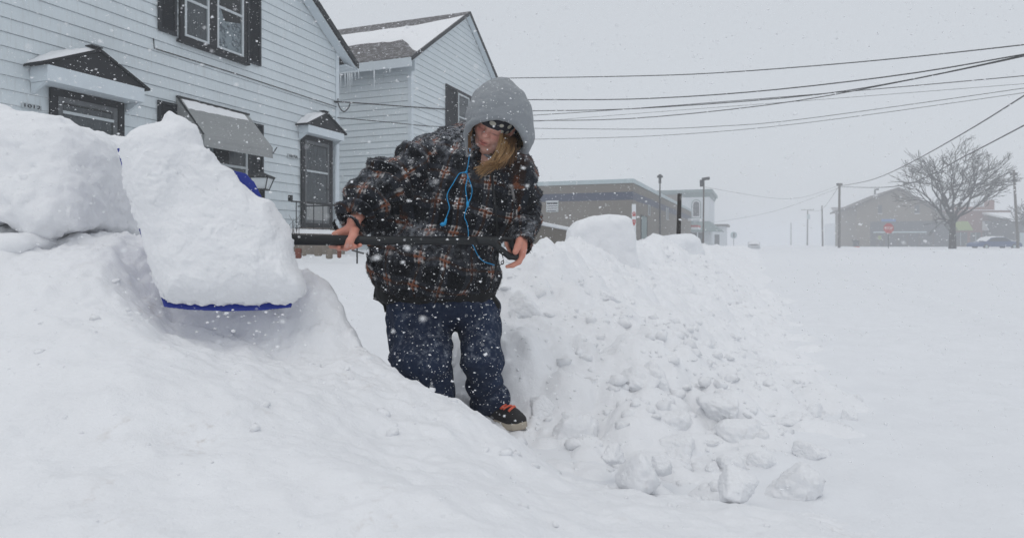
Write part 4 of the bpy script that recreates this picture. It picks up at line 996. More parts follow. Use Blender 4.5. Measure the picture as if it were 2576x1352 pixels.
# overhead wires: (column, row) points, depth at both ends, thickness
WIRES = [([(1262, 197), (1530, 193), (1763, 186), (2036, 167), (2300, 143), (2575, 113), (2760, 90)], 26, 15, .016, 'topmost heavy wire crossing the sky to the right'),
         ([(1250, 252), (1340, 251), (1608, 249), (1917, 229), (2278, 187), (2575, 137), (2760, 104)], 24.5, 14, .017, 'second heavy wire below the topmost one'),
         ([(1240, 280), (1343, 279), (1608, 273), (2020, 242), (2278, 202.5), (2575, 139), (2760, 92)], 24, 14, .014, 'dark wire leaving just under the second heavy one'),
         ([(1240, 297), (1343, 290), (1556, 276), (2020, 240), (2575, 191), (2760, 172)], 24, 15, .011, 'straight thin wire crossing the two sagging dark ones'),
         ([(1240, 304), (1343, 303.6), (1608, 297), (1969, 259), (2278, 203.5), (2575, 142), (2760, 97)], 24, 14.2, .013, 'sagging wire that climbs to join the dark ones at the right'),
         ([(1230, 313), (1343, 306), (1700, 278), (2020, 254), (2575, 211), (2760, 196)], 24, 18, .006, 'hair thin straight wire below the crossing'),
         ([(1225, 322), (1343, 323), (1608, 325), (1800, 318), (2020, 299.5), (2575, 222), (2760, 192)], 23.5, 18, .009, 'thin lower wire, upper of the lowest pair'),
         ([(1220, 353), (1335, 350.5), (1660, 341), (2020, 310), (2575, 233.5), (2760, 205)], 23.5, 18, .008, 'thin lowest wire passing the tan block building'),
         ([(2111, 468), (2199, 450), (2298, 405), (2445, 322), (2575, 241), (2760, 124)], 82, 22, .034, 'wire from the tallest pole rising steeply to the right edge'),
         ([(2111, 470), (2280, 464), (2432, 390), (2563, 322), (2760, 219)], 82, 22, .032, 'wire rising over the bare tree to the right edge'),
         ([(2111, 466), (2068, 525), (2031, 529)], 82, 150, .022, 'short faded wire between the tallest pole and the far poles'),
         ([(2111, 466), (1980, 500), (1770, 470)], 82, 78, .015, 'faded sagging wire spanning the road between two poles'),
         ([(2111, 472), (1950, 530), (1790, 560)], 82, 100, .015, 'faded wire from the tallest pole down to the white building'),
         ([(850, 258), (865, 257), (1121, 275), (1240, 280)], 15.0, 24, .016, 'service wire from the near house corner to the far house'),
         ([(849, 296), (980, 308), (1090, 318), (1225, 322)], 15.0, 23.5, .011, 'lower service wire from the near house passing the icicles'),
         ([(850, 248), (851, 262), (857, 275), (866, 281), (876, 272), (880, 262), (886, 258)], 14.95, 15.2, .014, 'looped slack of cable at the near house corner')]
def wire(pts, Ya, Yb, r, lab, n=26):
    pts = np.array(pts, float); xa, xb = pts[0, 0], pts[-1, 0]
    q = []
    # smooth curve through the points, then straight in plan between the two ends
    tt = np.linspace(0, 1, len(pts)); T = np.linspace(0, 1, n)
    def cr(v):
        out = []
        for t in T:
            k = min(int(t * (len(pts) - 1)), len(pts) - 2); f = t * (len(pts) - 1) - k
            p0, p1, p2, p3 = v[max(k - 1, 0)], v[k], v[k + 1], v[min(k + 2, len(pts) - 1)]
            out.append(.5 * (2 * p1 + (p2 - p0) * f + (2 * p0 - 5 * p1 + 4 * p2 - p3) * f * f + (3 * p1 - p0 - 3 * p2 + p3) * f ** 3))
        return np.array(out)
    X, Yp = cr(pts[:, 0]), cr(pts[:, 1])
    A, B = P(xa, 0, Ya)[:2], P(xb, 0, Yb)[:2]
    for x, y in zip(X, Yp):
        k = (x - CX) / F; e = B - A; den = e[0] - k * e[1]
        s_ = (k * A[1] - A[0]) / den if abs(den) > 1e-6 else 0
        if abs(Ya - Yb) < .5: s_ = (x - xa) / (xb - xa)
        Y = A[1] + e[1] * min(max(s_, -.2), 1.2); q.append(P(x, y, Y))
    o = MB().tube(q, r, 5).build('overhead_wire', M['cable'], None, smooth=True)
    return tag(o, lab, 'wire', 'overhead wires')
for wdef in WIRES: wire(*wdef)
# ================================================================== PERSON
YB = 2.72
def L(q): return P(*q)
# materials of the clothes
def fleece():
    g = NG('plaid_fleece'); a = g.n('ShaderNodeAttribute', attribute_name='fabric').outputs['Vector']; o = g.obj()
    wv = g.n('ShaderNodeTexNoise'); g.put(wv.inputs['Vector'], o); wv.inputs['Scale'].default_value = 5.5; wv.inputs['Detail'].default_value = 2
    vm = g.n('ShaderNodeVectorMath', operation='MULTIPLY_ADD'); g.put(vm.inputs[0], wv.outputs['Color']); vm.inputs[1].default_value = (.075, .075, 0); g.put(vm.inputs[2], a)
    f2 = g.n('ShaderNodeTexNoise'); g.put(f2.inputs['Vector'], o); f2.inputs['Scale'].default_value = 90; f2.inputs['Detail'].default_value = 2
    vm2 = g.n('ShaderNodeVectorMath', operation='MULTIPLY_ADD'); g.put(vm2.inputs[0], f2.outputs['Color']); vm2.inputs[1].default_value = (.009, .009, 0); g.put(vm2.inputs[2], vm.outputs[0])
    sp = g.n('ShaderNodeSeparateXYZ'); g.put(sp.inputs[0], vm2.outputs[0]); u, v = sp.outputs[0], sp.outputs[1]
    def band(x, per, wdt, ph=0.0):
        d = g.math('ABSOLUTE', g.math('SUBTRACT', g.math('FRACT', g.math('ADD', g.math('DIVIDE', x, per), ph)), .5))
        return g.ramp(d, wdt * .5 + .02, wdt * .5 - .02)
    U, Vb = band(u, .122, .42), band(v, .118, .43)
    both = g.math('MULTIPLY', U, Vb); one = g.math('MAXIMUM', U, Vb)
    fu = g.ramp(g.math('SINE', g.math('MULTIPLY', u, 2 * math.pi / .0172)), -.1, .5); fv = g.ramp(g.math('SINE', g.math('MULTIPLY', v, 2 * math.pi / .0172)), -.1, .5)
    cu, cv = band(u, .122, .10), band(v, .118, .10)                    # rust stripe down the middle of each band
    base = g.mix(g.noise(o, 30, 3), (.004, .0045, .006), (.014, .0155, .020))
    pale = g.mix(g.math('MULTIPLY', g.math('ADD', fu, fv), .5), (.040, .038, .040), (.56, .54, .53))
    rust = g.mix(g.math('MAXIMUM', fu, fv), (.085, .028, .013), (.26, .088, .040))
    chk = g.mix(g.math('MULTIPLY', g.math('MAXIMUM', cu, cv), .95), pale, rust)
    dim = g.mix(g.math('MAXIMUM', g.math('MULTIPLY', cu, U), g.math('MULTIPLY', cv, Vb)), (.030, .034, .044), (.040, .022, .016))
    keep = g.ramp(g.noise(o, 4.2, 2), .34, .52)
    col = g.mix(g.math('MULTIPLY', one, .8), base, dim); col = g.mix(g.math('MULTIPLY', both, g.math('ADD', .25, g.math('MULTIPLY', keep, .75))), col, chk)
    # hoar and snow caught in the pile, most of it on what faces up, plus single flakes
    nz = g.n('ShaderNodeSeparateXYZ'); g.put(nz.inputs[0], g.geo().outputs['Normal'])
    upf = g.ramp(nz.outputs[2], -.05, .85)
    du = g.math('MULTIPLY', g.ramp(g.noise(o, 55, 5, .75), .38, .66), g.math('ADD', .03, g.math('MULTIPLY', upf, .85)))
    col = g.mix(g.math('MULTIPLY', du, g.ramp(g.noise(o, 8, 3), .30, .62, .25, 1)), col, (.45, .48, .53))
    sp1 = g.ramp(g.voro(o, 75), .20, .13); col = g.mix(g.math('MULTIPLY', sp1, g.ramp(g.noise(o, 31, 2), .46, .54)), col, (.85, .87, .90))
    g.set(Base_Color=col, Roughness=.95); g.bs.inputs['Specular IOR Level'].default_value = .1
    g.bs.inputs['Sheen Weight'].default_value = .06; g.bs.inputs['Sheen Roughness'].default_value = .5
    g.bump(g.math('ADD', g.noise(o, 160, 4, .7), g.math('MULTIPLY', g.noise(o, 28, 3), 1.6)), .8, .012)
    return g.m
M['fleece'] = fleece()
def denim():
    g = NG('dark_denim'); o = g.obj(); n = g.noise(o, 9, 4); n2 = g.noise(g.scale(o, (1, 1, .35)), 420, 2)
    col = g.mix(n, (.0045, .008, .022), (.014, .027, .066)); col = g.mix(g.math('MULTIPLY', n2, .25), col, (.06, .075, .11)); col = g.mix(g.math('MULTIPLY', g.ramp(g.noise(g.scale(o, (1, 1, .5)), 6, 3), .45, .75), .55), col, (.024, .042, .09))
    nz = g.n('ShaderNodeSeparateXYZ'); g.put(nz.inputs[0], g.geo().outputs['Normal'])
    frost = g.math('MULTIPLY', g.ramp(g.noise(o, 36, 5, .75), .47, .70), g.math('ADD', g.math('MULTIPLY', g.ramp(nz.outputs[2], -.2, .6), .5), .05))
    px = g.n('ShaderNodeSeparateXYZ'); g.put(px.inputs[0], o)
    frost = g.math('MULTIPLY', frost, g.ramp(px.outputs[2], -.25, -.68, .35, 1.2))
    col = g.mix(frost, col, (.50, .54, .60))
    sp = g.math('MULTIPLY', g.ramp(g.voro(o, 62), .20, .13), g.ramp(g.noise(o, 27, 2), .46, .54)); col = g.mix(sp, col, (.88, .9, .92))
    g.set(Base_Color=col, Roughness=.85); g.bs.inputs['Specular IOR Level'].default_value = .15; g.bump(g.math('ADD', n2, g.math('MULTIPLY', g.noise(o, 22, 3), 2)), .5, .008); return g.m
M['denim'] = denim()
def hoodmat():
    g = NG('grey_jersey'); o = g.obj(); n = g.noise(o, 12, 4); n2 = g.noise(o, 260, 3, .7)
    col = g.mix(n, (.215, .235, .255), (.29, .31, .33)); col = g.mix(g.math('MULTIPLY', n2, .35), col, (.40, .42, .44))
    nz = g.n('ShaderNodeSeparateXYZ'); g.put(nz.inputs[0], g.geo().outputs['Normal'])
    col = g.mix(g.math('MULTIPLY', g.ramp(g.noise(o, 40, 5, .75), .50, .75), g.ramp(nz.outputs[2], .2, .95)), col, (.62, .65, .68))
    col = g.mix(g.math('MULTIPLY', g.ramp(g.voro(o, 80), .18, .12), g.ramp(g.noise(o, 31, 2), .50, .56)), col, (.85, .87, .9))
    g.set(Base_Color=col, Roughness=.95); g.bs.inputs['Specular IOR Level'].default_value = .1; g.bs.inputs['Sheen Weight'].default_value = .2
    g.bump(g.math('ADD', n2, g.math('MULTIPLY', g.noise(g.scale(o, (1, 1, 2.2)), 16, 2), 3)), .55, .008); return g.m
M['hood'] = hoodmat()
def leopard():
    g = NG('leopard_lining'); o = g.obj(); d = g.voro(o, 58); n = g.noise(o, 60, 3)
    ring = g.math('MULTIPLY', g.ramp(d, .20, .28), g.ramp(d, .52, .44)); ring = g.math('MULTIPLY', ring, g.ramp(n, .40, .50))
    g.set(Base_Color=g.mix(ring, (.30, .22, .13), (.012, .010, .009)), Roughness=.95); return g.m
M['leopard'] = leopard()
def dots():
    g = NG('polka_dot_band'); a = g.n('ShaderNodeAttribute', attribute_name='dotpos').outputs['Vector']
    d = g.voro(a, 1.0, .28); g.set(Base_Color=g.mix(g.ramp(d, .36, .31), (.035, .036, .045), (.56, .54, .46)), Roughness=.9); return g.m
M['dots'] = dots()
g = NG('skin'); at = g.n('ShaderNodeVertexColor', layer_name='tint'); o_ = g.obj()
col = g.mix(g.math('MULTIPLY', g.ramp(g.noise(o_, 38, 4), .35, .7), .35), at.outputs[0], (.50, .17, .13))
g.set(Base_Color=col, Roughness=.5); g.bs.inputs['Specular IOR Level'].default_value = .35
g.bs.inputs['Subsurface Weight'].default_value = .12; g.bs.inputs['Subsurface Radius'].default_value = (.012, .005, .003)
g.bump(g.noise(o_, 300, 3), .15, .002); M['skin'] = g.m
g = NG('blonde_hair'); o_ = g.obj(); at = g.n('ShaderNodeVertexColor', layer_name='strand')
g.set(Base_Color=at.outputs[0], Roughness=.45); M['hair'] = g.m

PER = empty('person', P(1180, 1085, YB), 'person in plaid fleece jacket, grey hood and jeans bending to lift a loaded snow shovel', 'person')

# ---- head frame
HC = P(1248, 306, 2.645)
Fw = np.array([-.30, -.85, -.42]); Fw /= np.linalg.norm(Fw)
U0 = np.array([.45, 0, .89]); Uh = U0 - Fw * U0.dot(Fw); Uh /= np.linalg.norm(Uh); Xh = np.cross(Fw, Uh)
HM = np.array([Xh, Fw, Uh])                        # rows: side, forward, up
def hl(x, f, u): return HC + Xh * x + Fw * f + Uh * u
def head_sdf(p):
    q = (p - HC) @ HM.T
    c = lambda a, b, r1, r2=None: cap(q, a, b, r1, r2)
    e = lambda c_, r: ell(q, c_, r)
    d = smin(e((0, -.005, .03), (.074, .092, .088)), e((0, .030, -.035), (.058, .064, .085)), .02)
    d = smin(d, c((0, .052, -.092), (0, .060, -.100), .025, .022), .025)
    for s in (-1, 1):
        d = smin(d, c((s * .045, -.005, -.055), (s * .012, .05, -.095), .028, .024), .02)
        d = smin(d, e((s * .033, .066, -.030), (.027, .022, .026)), .02)
        d = smax(d, -e((s * .031, .104, -.010), (.021, .018, .012)), .012)
        d = smin(d, e((s * .031, .076, -.011), (.0135, .0125, .0105)), .004)
        d = smin(d, c((s * .012, .088, .007), (s * .042, .078, .006), .009, .006), .012)
        d = smin(d, e((s * .0115, .096, -.033), (.0085, .0095, .0075)), .006)
        d = smax(d, -e((s * .0065, .105, -.040), (.0035, .006, .003)), .003)
        d = smin(d, e((s * .074, -.012, -.005), (.010, .018, .030)), .006)
    d = smin(d, c((0, .086, -.004), (0, .1065, -.030), .0085, .0125), .010)
    d = smin(d, e((0, .083, -.066), (.026, .016, .020)), .010)
    d = smin(d, c((-.019, .088, -.0635), (0, .0975, -.0600), .0045, .0060), .004); d = smin(d, c((.019, .088, -.0635), (0, .0975, -.0600), .0045, .0060), .004)
    d = smin(d, c((-.013, .090, -.0740), (.013, .090, -.0740), .0068), .005)
    d = smax(d, -c((-.023, .0965, -.0668), (.023, .0965, -.0668), .0026), .003)
    return d
# ---- hands
RW = (893, 551, 2.44)
def hand_r(p):
    k = .010
    pl = sun([cap(p, L((890, 558, 2.43)), L((886, 582, 2.425)), RP(17, 2.4), RP(15, 2.4)), cap(p, L((886, 574, 2.43)), L((844, 590, 2.41)), RP(13, 2.4), RP(10, 2.4)),
              cap(p, L((880, 582, 2.44)), L((852, 600, 2.425)), RP(12, 2.4)), cap(p, L((889, 590, 2.44)), L((880, 606, 2.43)), RP(13, 2.4))], .014)
    fs = []
    for ch, r in ((((843, 592, 2.405), (830, 606, 2.43), (833, 619, 2.40), (853, 622, 2.355)), 6.6), (((856, 598, 2.42), (846, 612, 2.435), (852, 624, 2.40), (874, 624, 2.35)), 6.9),
                  (((868, 602, 2.43), (862, 614, 2.44), (870, 625, 2.40), (892, 619, 2.352)), 6.7), (((880, 606, 2.43), (878, 616, 2.43), (888, 622, 2.395), (906, 616, 2.36)), 6.0)):
        rr = RP(r, 2.4); fs.append(sun([cap(p, L(a), L(b), rr * (1 - .06 * i), rr * (1 - .06 * (i + 1))) for i, (a, b) in enumerate(zip(ch, ch[1:]))], .005))
    d = pl
    for q in fs: d = smin(d, q, .005)
    th = sun([cap(p, L((893, 572, 2.42)), L((888, 592, 2.365)), RP(13, 2.4), RP(10.5, 2.37)), cap(p, L((888, 592, 2.365)), L((880, 606, 2.345)), RP(10.5, 2.36), RP(9.2, 2.35)), cap(p, L((880, 606, 2.345)), L((873, 620, 2.345)), RP(9.6, 2.35), RP(8.2, 2.35))], .006)
    return smin(d, th, .008)
def hand_l(p):
    Y = 2.56
    pl = sun([cap(p, L((1312, 606, 2.60)), L((1311, 626, 2.57)), RP(13, Y), RP(13, Y)), cap(p, L((1314, 616, 2.58)), L((1312, 642, 2.56)), RP(11, Y), RP(9, Y)), cap(p, L((1306, 604, 2.60)), L((1292, 612, 2.61)), RP(11, Y), RP(9, Y))], .012)
    th = sun([cap(p, L((1307, 605, 2.57)), L((1302, 619, 2.535)), RP(10, Y), RP(8.6, Y)), cap(p, L((1302, 619, 2.535)), L((1296, 633, 2.525)), RP(8.6, Y), RP(7.6, Y))], .006)
    ix = sun([cap(p, L((1313, 640, 2.56)), L((1305, 658, 2.55)), RP(8.2, Y), RP(7.2, Y)), cap(p, L((1305, 658, 2.55)), L((1289, 667, 2.545)), RP(7.2, Y), RP(6.2, Y)), cap(p, L((1289, 667, 2.545)), L((1275, 670, 2.545)), RP(6.2, Y), RP(4.6, Y))], .004)
    d = smin(pl, th, .008); d = smin(d, ix, .006)
    for ch in (((1297, 610, 2.61), (1284, 604, 2.62), (1274, 611, 2.595), (1277, 622, 2.58)), ((1300, 618, 2.61), (1287, 612, 2.62), (1278, 618, 2.595), (1281, 630, 2.58)), ((1304, 626, 2.60), (1293, 620, 2.62), (1284, 625, 2.60), (1286, 636, 2.585))):
        rr = RP(6.2, Y); d = smin(d, sun([cap(p, L(a), L(b), rr * (1 - .07 * i), rr * (1 - .07 * (i + 1))) for i, (a, b) in enumerate(zip(ch, ch[1:]))], .004), .005)
    return d
def limb(p, pts, k=.03):
    return sun([cap(p, L(a[:3]), L(b[:3]), RP(a[3], a[2]), RP(b[3], b[2])) for a, b in zip(pts, pts[1:])], k)
R_ARM = [(1064, 402, 2.70), (952, 474, 2.60), (868, 573, 2.415)]
L_ARM = [(1297, 435, 2.69), (1322, 545, 2.80), (1311, 618, 2.585)]
FOOT_H = np.array([*P(1217, 1052, 2.81)[:2], -.772]); FOOT_T = np.array([*P(1318, 1086, 2.65)[:2], -.770])
FOOT2_H = np.array([*P(1085, 1052, 2.84)[:2], -.79]); FOOT2_T = np.array([*P(1130, 1086, 2.58)[:2], -.79])
def body_sdf(p):
    d = head_sdf(p)
    d = smin(d, cap(p, hl(0, -.03, -.07), P(1205, 430, 2.72), .050, .058), .02)
    d = smin(d, limb(p, [(1075, 405, 2.73, 38), (1285, 438, 2.72, 34)]), .03)
    d = smin(d, ell(p, P(1165, 510, 2.74), (.20, .12, .22)), .04); d = smin(d, ell(p, P(1100, 660, 2.76), (.21, .15, .16)), .05)
    d = smin(d, ell(p, P(1110, 760, 2.76), (.19, .13, .11)), .04)
    d = smin(d, limb(p, [(*R_ARM[0], 36), (*R_ARM[1], 26), (891, 553, 2.44, 16)]), .02)
    d = smin(d, limb(p, [(*L_ARM[0], 33), (*L_ARM[1], 22), (1312, 606, 2.60, 14)]), .02)
    d = smin(d, limb(p, [(1055, 795, 2.74, 55), (1064, 905, 2.63, 42), (1092, 1055, 2.81, 24)]), .02)
    d = smin(d, limb(p, [(1200, 795, 2.75, 42), (1213, 900, 2.67, 32), (1234, 1035, 2.80, 22)]), .015)
    for a, b in ((FOOT_H, FOOT_T), (FOOT2_H, FOOT2_T)):
        u = (b - a) / np.linalg.norm(b - a); d = smin(d, cap(p, a + [0, 0, .045] + u * .03, b + [0, 0, .038] - u * .05, .030, .024), .02)
    d = smin(d, hand_r(p), .010); d = smin(d, hand_l(p), .010)
    return d
lo = np.array([P(815, 0, 2.4)[0], 2.24, -.84]); hi = np.array([P(1345, 0, 2.75)[0], 3.02, P(0, 235, 2.6)[2]])
V, Q = sdf_mesh(body_sdf, lo, hi, .0032, slack=1.35)
body = np_mesh('body', V, Q, M['skin'], PER)
q = (V - HC) @ HM.T
tint = np.tile(np.array([.78, .46, .37]), (len(V), 1))
def blend(mask, c): global tint; tint = tint * (1 - mask[:, None]) + np.array(c) * mask[:, None]
gs = lambda c, s: np.exp(-(((q - np.array(c)) / np.array(s)) ** 2).sum(1))
for s in (-1, 1):
    blend(.6 * gs((s * .036, .08, -.028), (.020, .03, .018)), (.78, .30, .24)); blend(.85 * gs((s * .031, .088, -.0175), (.016, .03, .0030)), (.05, .03, .025))
    blend(.5 * gs((s * .031, .088, -.009), (.020, .03, .012)), (.46, .21, .17)); blend(.7 * gs((s * .030, .09, .010), (.020, .03, .005)), (.16, .085, .045))
blend(.6 * gs((0, .105, -.028), (.016, .02, .014)), (.80, .33, .27))
blend(.92 * np.clip(gs((0, .095, -.061), (.021, .02, .0055)) + gs((0, .095, -.074), (.018, .02, .0072)), 0, 1), (.46, .09, .08)); blend(.95 * gs((0, .095, -.0668), (.022, .02, .0024)), (.06, .012, .012))
hr = np.exp(-(np.linalg.norm(V - P(870, 600, 2.4), axis=1) / .14) ** 4) + np.exp(-(np.linalg.norm(V - P(1300, 635, 2.56), axis=1) / .14) ** 4)
blend(.75 * np.clip(hr, 0, 1), (.56, .22, .155))
for c in (P(872, 624, 2.325), P(855, 622, 2.335), P(875, 624, 2.33)): blend(.35 * np.exp(-(np.linalg.norm(V - c, axis=1) / .010) ** 2), (.55, .26, .22))
col_attr(body, 'tint', tint)
# thumb nail and its dark edge
def nail(c, n_, t_, w_, h_):
    n_ = n_ / np.linalg.norm(n_); t_ = t_ - n_ * t_.dot(n_); t_ /= np.linalg.norm(t_); b_ = np.cross(n_, t_)
    MB().poly([c + t_ * h_ * math.cos(a) + b_ * w_ * math.sin(a) + n_ * (.0012 - .0015 * math.sin(a) ** 2) for a in np.linspace(0, 2 * math.pi, 13)[:-1]]).build('nail', M['nail'], body)
M['nail'] = flat('nail', (.50, .27, .23), .3, .05)
cN = surf(873, 617, hand_r, .0012, 2.2, 2.6); nail(cN, np.array([-.2, -1, .15]), P(873, 626, 2.33) - P(877, 610, 2.33), .0075, .0095)

# ---- jacket
def cut_end(d, p, a, b):
    ax = (b - a) / np.linalg.norm(b - a); return smax(d, (p - b) @ ax, .012)
RC, LC = L(R_ARM[2]), L(L_ARM[2]); RE, LE = L(R_ARM[1]), L(L_ARM[1]); RS, LS = L(R_ARM[0]), L(L_ARM[0])
def ringfold(p, a, b, n, amp, ph):
    ba = b - a; h = (p - a) @ ba / (ba @ ba); w_ = fbm(p, 7, 2)
    return amp * np.sin(h * n + ph + 5 * w_) * np.exp(-((h - .5) / .55) ** 4)
def j_torso(p):
    d = sun([ell(p, P(1165, 500, 2.74), (.250, .165, .250)), ell(p, P(1092, 655, 2.76), (.272, .205, .198)), limb(p, [(1098, 404, 2.74, 66), (1285, 432, 2.72, 58)]), limb(p, [(1130, 386, 2.82, 58), (1195, 376, 2.81, 70)]), limb(p, [(1000, 500, 2.70, 52), (968, 590, 2.72, 36)]),
             ell(p, P(1105, 700, 2.76), (.255, .195, .130))], .05)
    return d + .024 * ridged(p * np.array([1, 1, .5]) + .15 * fbm(p, 3, 2)[:, None], 5.5, 3) - .015
def j_rarm(p):
    d = smin(cap(p, RS, RE, RP(58, 2.7), RP(56, 2.6)), cap(p, RE, RC, RP(56, 2.6), RP(41, 2.42)), .05)
    d = smin(d, cap(p, P(965, 412, 2.64), P(1000, 420, 2.66), RP(26, 2.65)), .03)
    d = d + ringfold(p, RE, RC, 15, .019, 0) + ringfold(p, RS, RE, 13, .020, 1)
    d = cut_end(d, p, RE, RC); ax = (RC - RE) / np.linalg.norm(RC - RE)
    return np.maximum(d, -cap(p, RC - ax * .075, RC + ax * .1, RP(33, 2.4), RP(36, 2.4)))
def j_larm(p):
    d = smin(cap(p, LS, LE, RP(56, 2.7), RP(40, 2.78)), cap(p, LE, LC, RP(38, 2.78), RP(29, 2.6)), .04)
    d = d + ringfold(p, LS, LE, 17, .011, 2) + ringfold(p, LE, LC, 10, .007, 0)
    d = cut_end(d, p, LE, LC); ax = (LC - LE) / np.linalg.norm(LC - LE)
    return np.maximum(d, -cap(p, LC - ax * .06, LC + ax * .1, RP(22, 2.6), RP(25, 2.6)))
CUTC = [cap]
def jac(p):
    d = smin(smin(j_torso(p), j_rarm(p), .022), j_larm(p), .018)
    d = np.maximum(d, -ell(p, P(1235, 395, 2.60), (.065, .075, .06)))
    d = d + .012 * fbm(p, 7, 3) + .0035 * fbm(p, 40, 2)
    ax = (RC - RE) / np.linalg.norm(RC - RE); d = np.maximum(d, -cap(p, RC - ax * .06, RC + ax * .1, RP(31, 2.4)))
    return d
lo = np.array([P(800, 0, 2.5)[0], 2.36, P(0, 815, 2.75)[2]]); hi = np.array([P(1385, 0, 2.75)[0], 3.06, P(0, 270, 2.7)[2]])
V, Q = sdf_mesh(jac, lo, hi, .0058, slack=1.5)
dt, dr, dl = j_torso(V), j_rarm(V), j_larm(V); which = np.argmin(np.stack([dt, dr, dl]), 0)
def cyl(V, a, b, R):
    ax = (b - a) / np.linalg.norm(b - a); r = V - a; h = r @ ax; r = r - h[:, None] * ax
    e1 = np.cross(ax, [0, 1., 0]); e1 /= np.linalg.norm(e1); e2 = np.cross(ax, e1)
    return np.stack([np.arctan2(r @ e1, -(r @ e2) * np.sign(e2[1]) * -1) * R, h, 0 * h], 1)
def cyl(V, a, b, R):
    ax = (b - a) / np.linalg.norm(b - a); r = V - a; h = r @ ax; r = r - h[:, None] * ax
    e2 = np.array([0, -1., 0]); e2 = e2 - ax * e2.dot(ax); e2 /= np.linalg.norm(e2); e1 = np.cross(ax, e2)
    return np.stack([np.arctan2(r @ e1, r @ e2) * R, h, 0 * h], 1)
fab = np.where((which == 0)[:, None], cyl(V, P(1090, 800, 2.76), P(1185, 380, 2.76), .24), np.where((which == 1)[:, None],
      np.where(((V - RE) @ (RC - RE) > 0)[:, None], cyl(V, RE, RC, .10) + [0, .03, 0], cyl(V, RS, RE, .11) + [.05, .01, 0]), np.where(((V - LE) @ (LC - LE) > 0)[:, None], cyl(V, LE, LC, .075), cyl(V, LS, LE, .09))))
def vnormals(V, Q):
    n = np.cross(V[Q[:, 2]] - V[Q[:, 0]], V[Q[:, 3]] - V[Q[:, 1]]); N = np.zeros_like(V)
    for k in range(4): np.add.at(N, Q[:, k], n)
    return N / (np.linalg.norm(N, axis=1, keepdims=True) + 1e-12)
def add_fuzz(V, Q, n, ln, wd, extra):
    N = vnormals(V, Q); i = rng.integers(0, len(V), n); t = rng.normal(size=(n, 3)); t -= N[i] * (t * N[i]).sum(1, keepdims=True); t /= np.linalg.norm(t, axis=1, keepdims=True)
    b = V[i] - N[i] * .001 + t * rng.uniform(0, .003, (n, 1)); L_ = ln * rng.uniform(.4, 1.2, (n, 1)); tip = b + N[i] * L_ + np.cross(N[i], t) * L_ * rng.normal(0, .5, (n, 1)) - np.array([0, 0, .25]) * L_
    W = np.stack([b - t * wd, b + t * wd, tip + t * wd * .25, tip - t * wd * .25], 1).reshape(-1, 3); k = len(V) + np.arange(4 * n).reshape(n, 4)
    return np.concatenate([V, W]), np.concatenate([Q, k]), np.concatenate([extra, np.repeat(extra[i], 4, 0)])
V, Q, fab = add_fuzz(V, Q, 42000, .0065, .0010, fab)
jk = np_mesh('jacket', V, Q, M['fleece'], PER); vec_attr(jk, 'fabric', fab)
# zipper down the front, lying on the cloth
zs = [surf(px, py, jac, .004) for px, py in ((1236, 432), (1239, 460), (1242, 490), (1245, 520), (1248, 550), (1250, 580), (1251, 596), (1252, 640), (1246, 680), (1236, 720), (1226, 755))]
MB().tube(zs, .006, 6).build('zipper', M['black_plastic'], jk, smooth=True)
pk = [surf(px, py, jac, .003) for px, py in ((1287, 470), (1292, 500), (1300, 520), (1312, 532))]
MB().tube(pk, .006, 6).build('pocket_edge', M['fleece'], jk, smooth=True)

# ---- black shirt hem
def shirt(p):
    d = ell(p, P(1098, 728, 2.77), (.262, .175, .118)); d = smax(d, -(p[:, 2] - P(0, 700, 2.77)[2] + .10), .01)
    d = smin(d, cap(p, P(1235, 755, 2.74), P(1246, 768, 2.74), RP(16, 2.74)), .02)
    return d + .012 * ridged(p * np.array([1, 1, .3]), 9, 2) - .004
lo = np.array([P(905, 0, 2.7)[0], 2.5, P(0, 815, 2.75)[2]]); hi = np.array([P(1280, 0, 2.75)[0], 3.02, P(0, 650, 2.7)[2]])
V, Q = sdf_mesh(shirt, lo, hi, .008); sh = np_mesh('shirt', V, Q, M['shirt'], PER)
pts = [P(x, y, 2.74) for x, y in ((950, 700), (990, 740), (988, 770), (974, 768), (967, 787), (963, 768), (952, 758), (937, 752), (941, 725))]
MB().prism(pts, (0, .03, 0)).build('shirt_tail', M['shirt'], sh, bevel=.004)

# ---- jeans
RL_ = [(1052, 785, 2.755, 79), (1061, 905, 2.62, 72), (1092, 1070, 2.79, 60)]; LL_ = [(1204, 785, 2.765, 56), (1212, 905, 2.66, 49), (1229, 1040, 2.83, 39)]
def jeans(p):
    hp = ell(p, P(1110, 765, 2.77), (.225, .155, .110)); a = limb(p, RL_, .04); b = limb(p, LL_, .04)
    wr = lambda A, B, n, amp: amp * np.sin(((p - A) @ (B - A) / ((B - A) @ (B - A))) * n + 4.5 * fbm(p, 6, 2))
    a = a + wr(L(RL_[1][:3]), L(RL_[2][:3]), 14, .007); kz = sst(-.40, -.70, p[:, 2])
    b = b + wr(L(LL_[0][:3]), L(LL_[2][:3]), 28, .0065) * (.35 + .9 * kz) 
    b = smin(b, cap(p, P(1248, 1005, 2.76), P(1234, 1030, 2.82), RP(35, 2.75)), .03)
    d = smin(smin(a, hp, .03), smin(b, hp, .03), .012)
    d = np.maximum(d, -cap(p, P(1141, 850, 2.55), P(1141, 850, 3.05), RP(5, 2.7)))
    # trouser hems
    return np.maximum(d, P(0, 1046, 2.84)[2] - p[:, 2] - .32 * (p[:, 1] - 2.84)) + .008 * ridged(p * np.array([1, 1, .6]), 8, 3) - .004 + .006 * fbm(p, 11, 3)
lo = np.array([P(920, 0, 2.7)[0], 2.45, -.86]); hi = np.array([P(1310, 0, 2.75)[0], 3.04, P(0, 690, 2.7)[2]])
V, Q = sdf_mesh(jeans, lo, hi, .0058, slack=1.5); np_mesh('jeans', V, Q, M['denim'], PER)

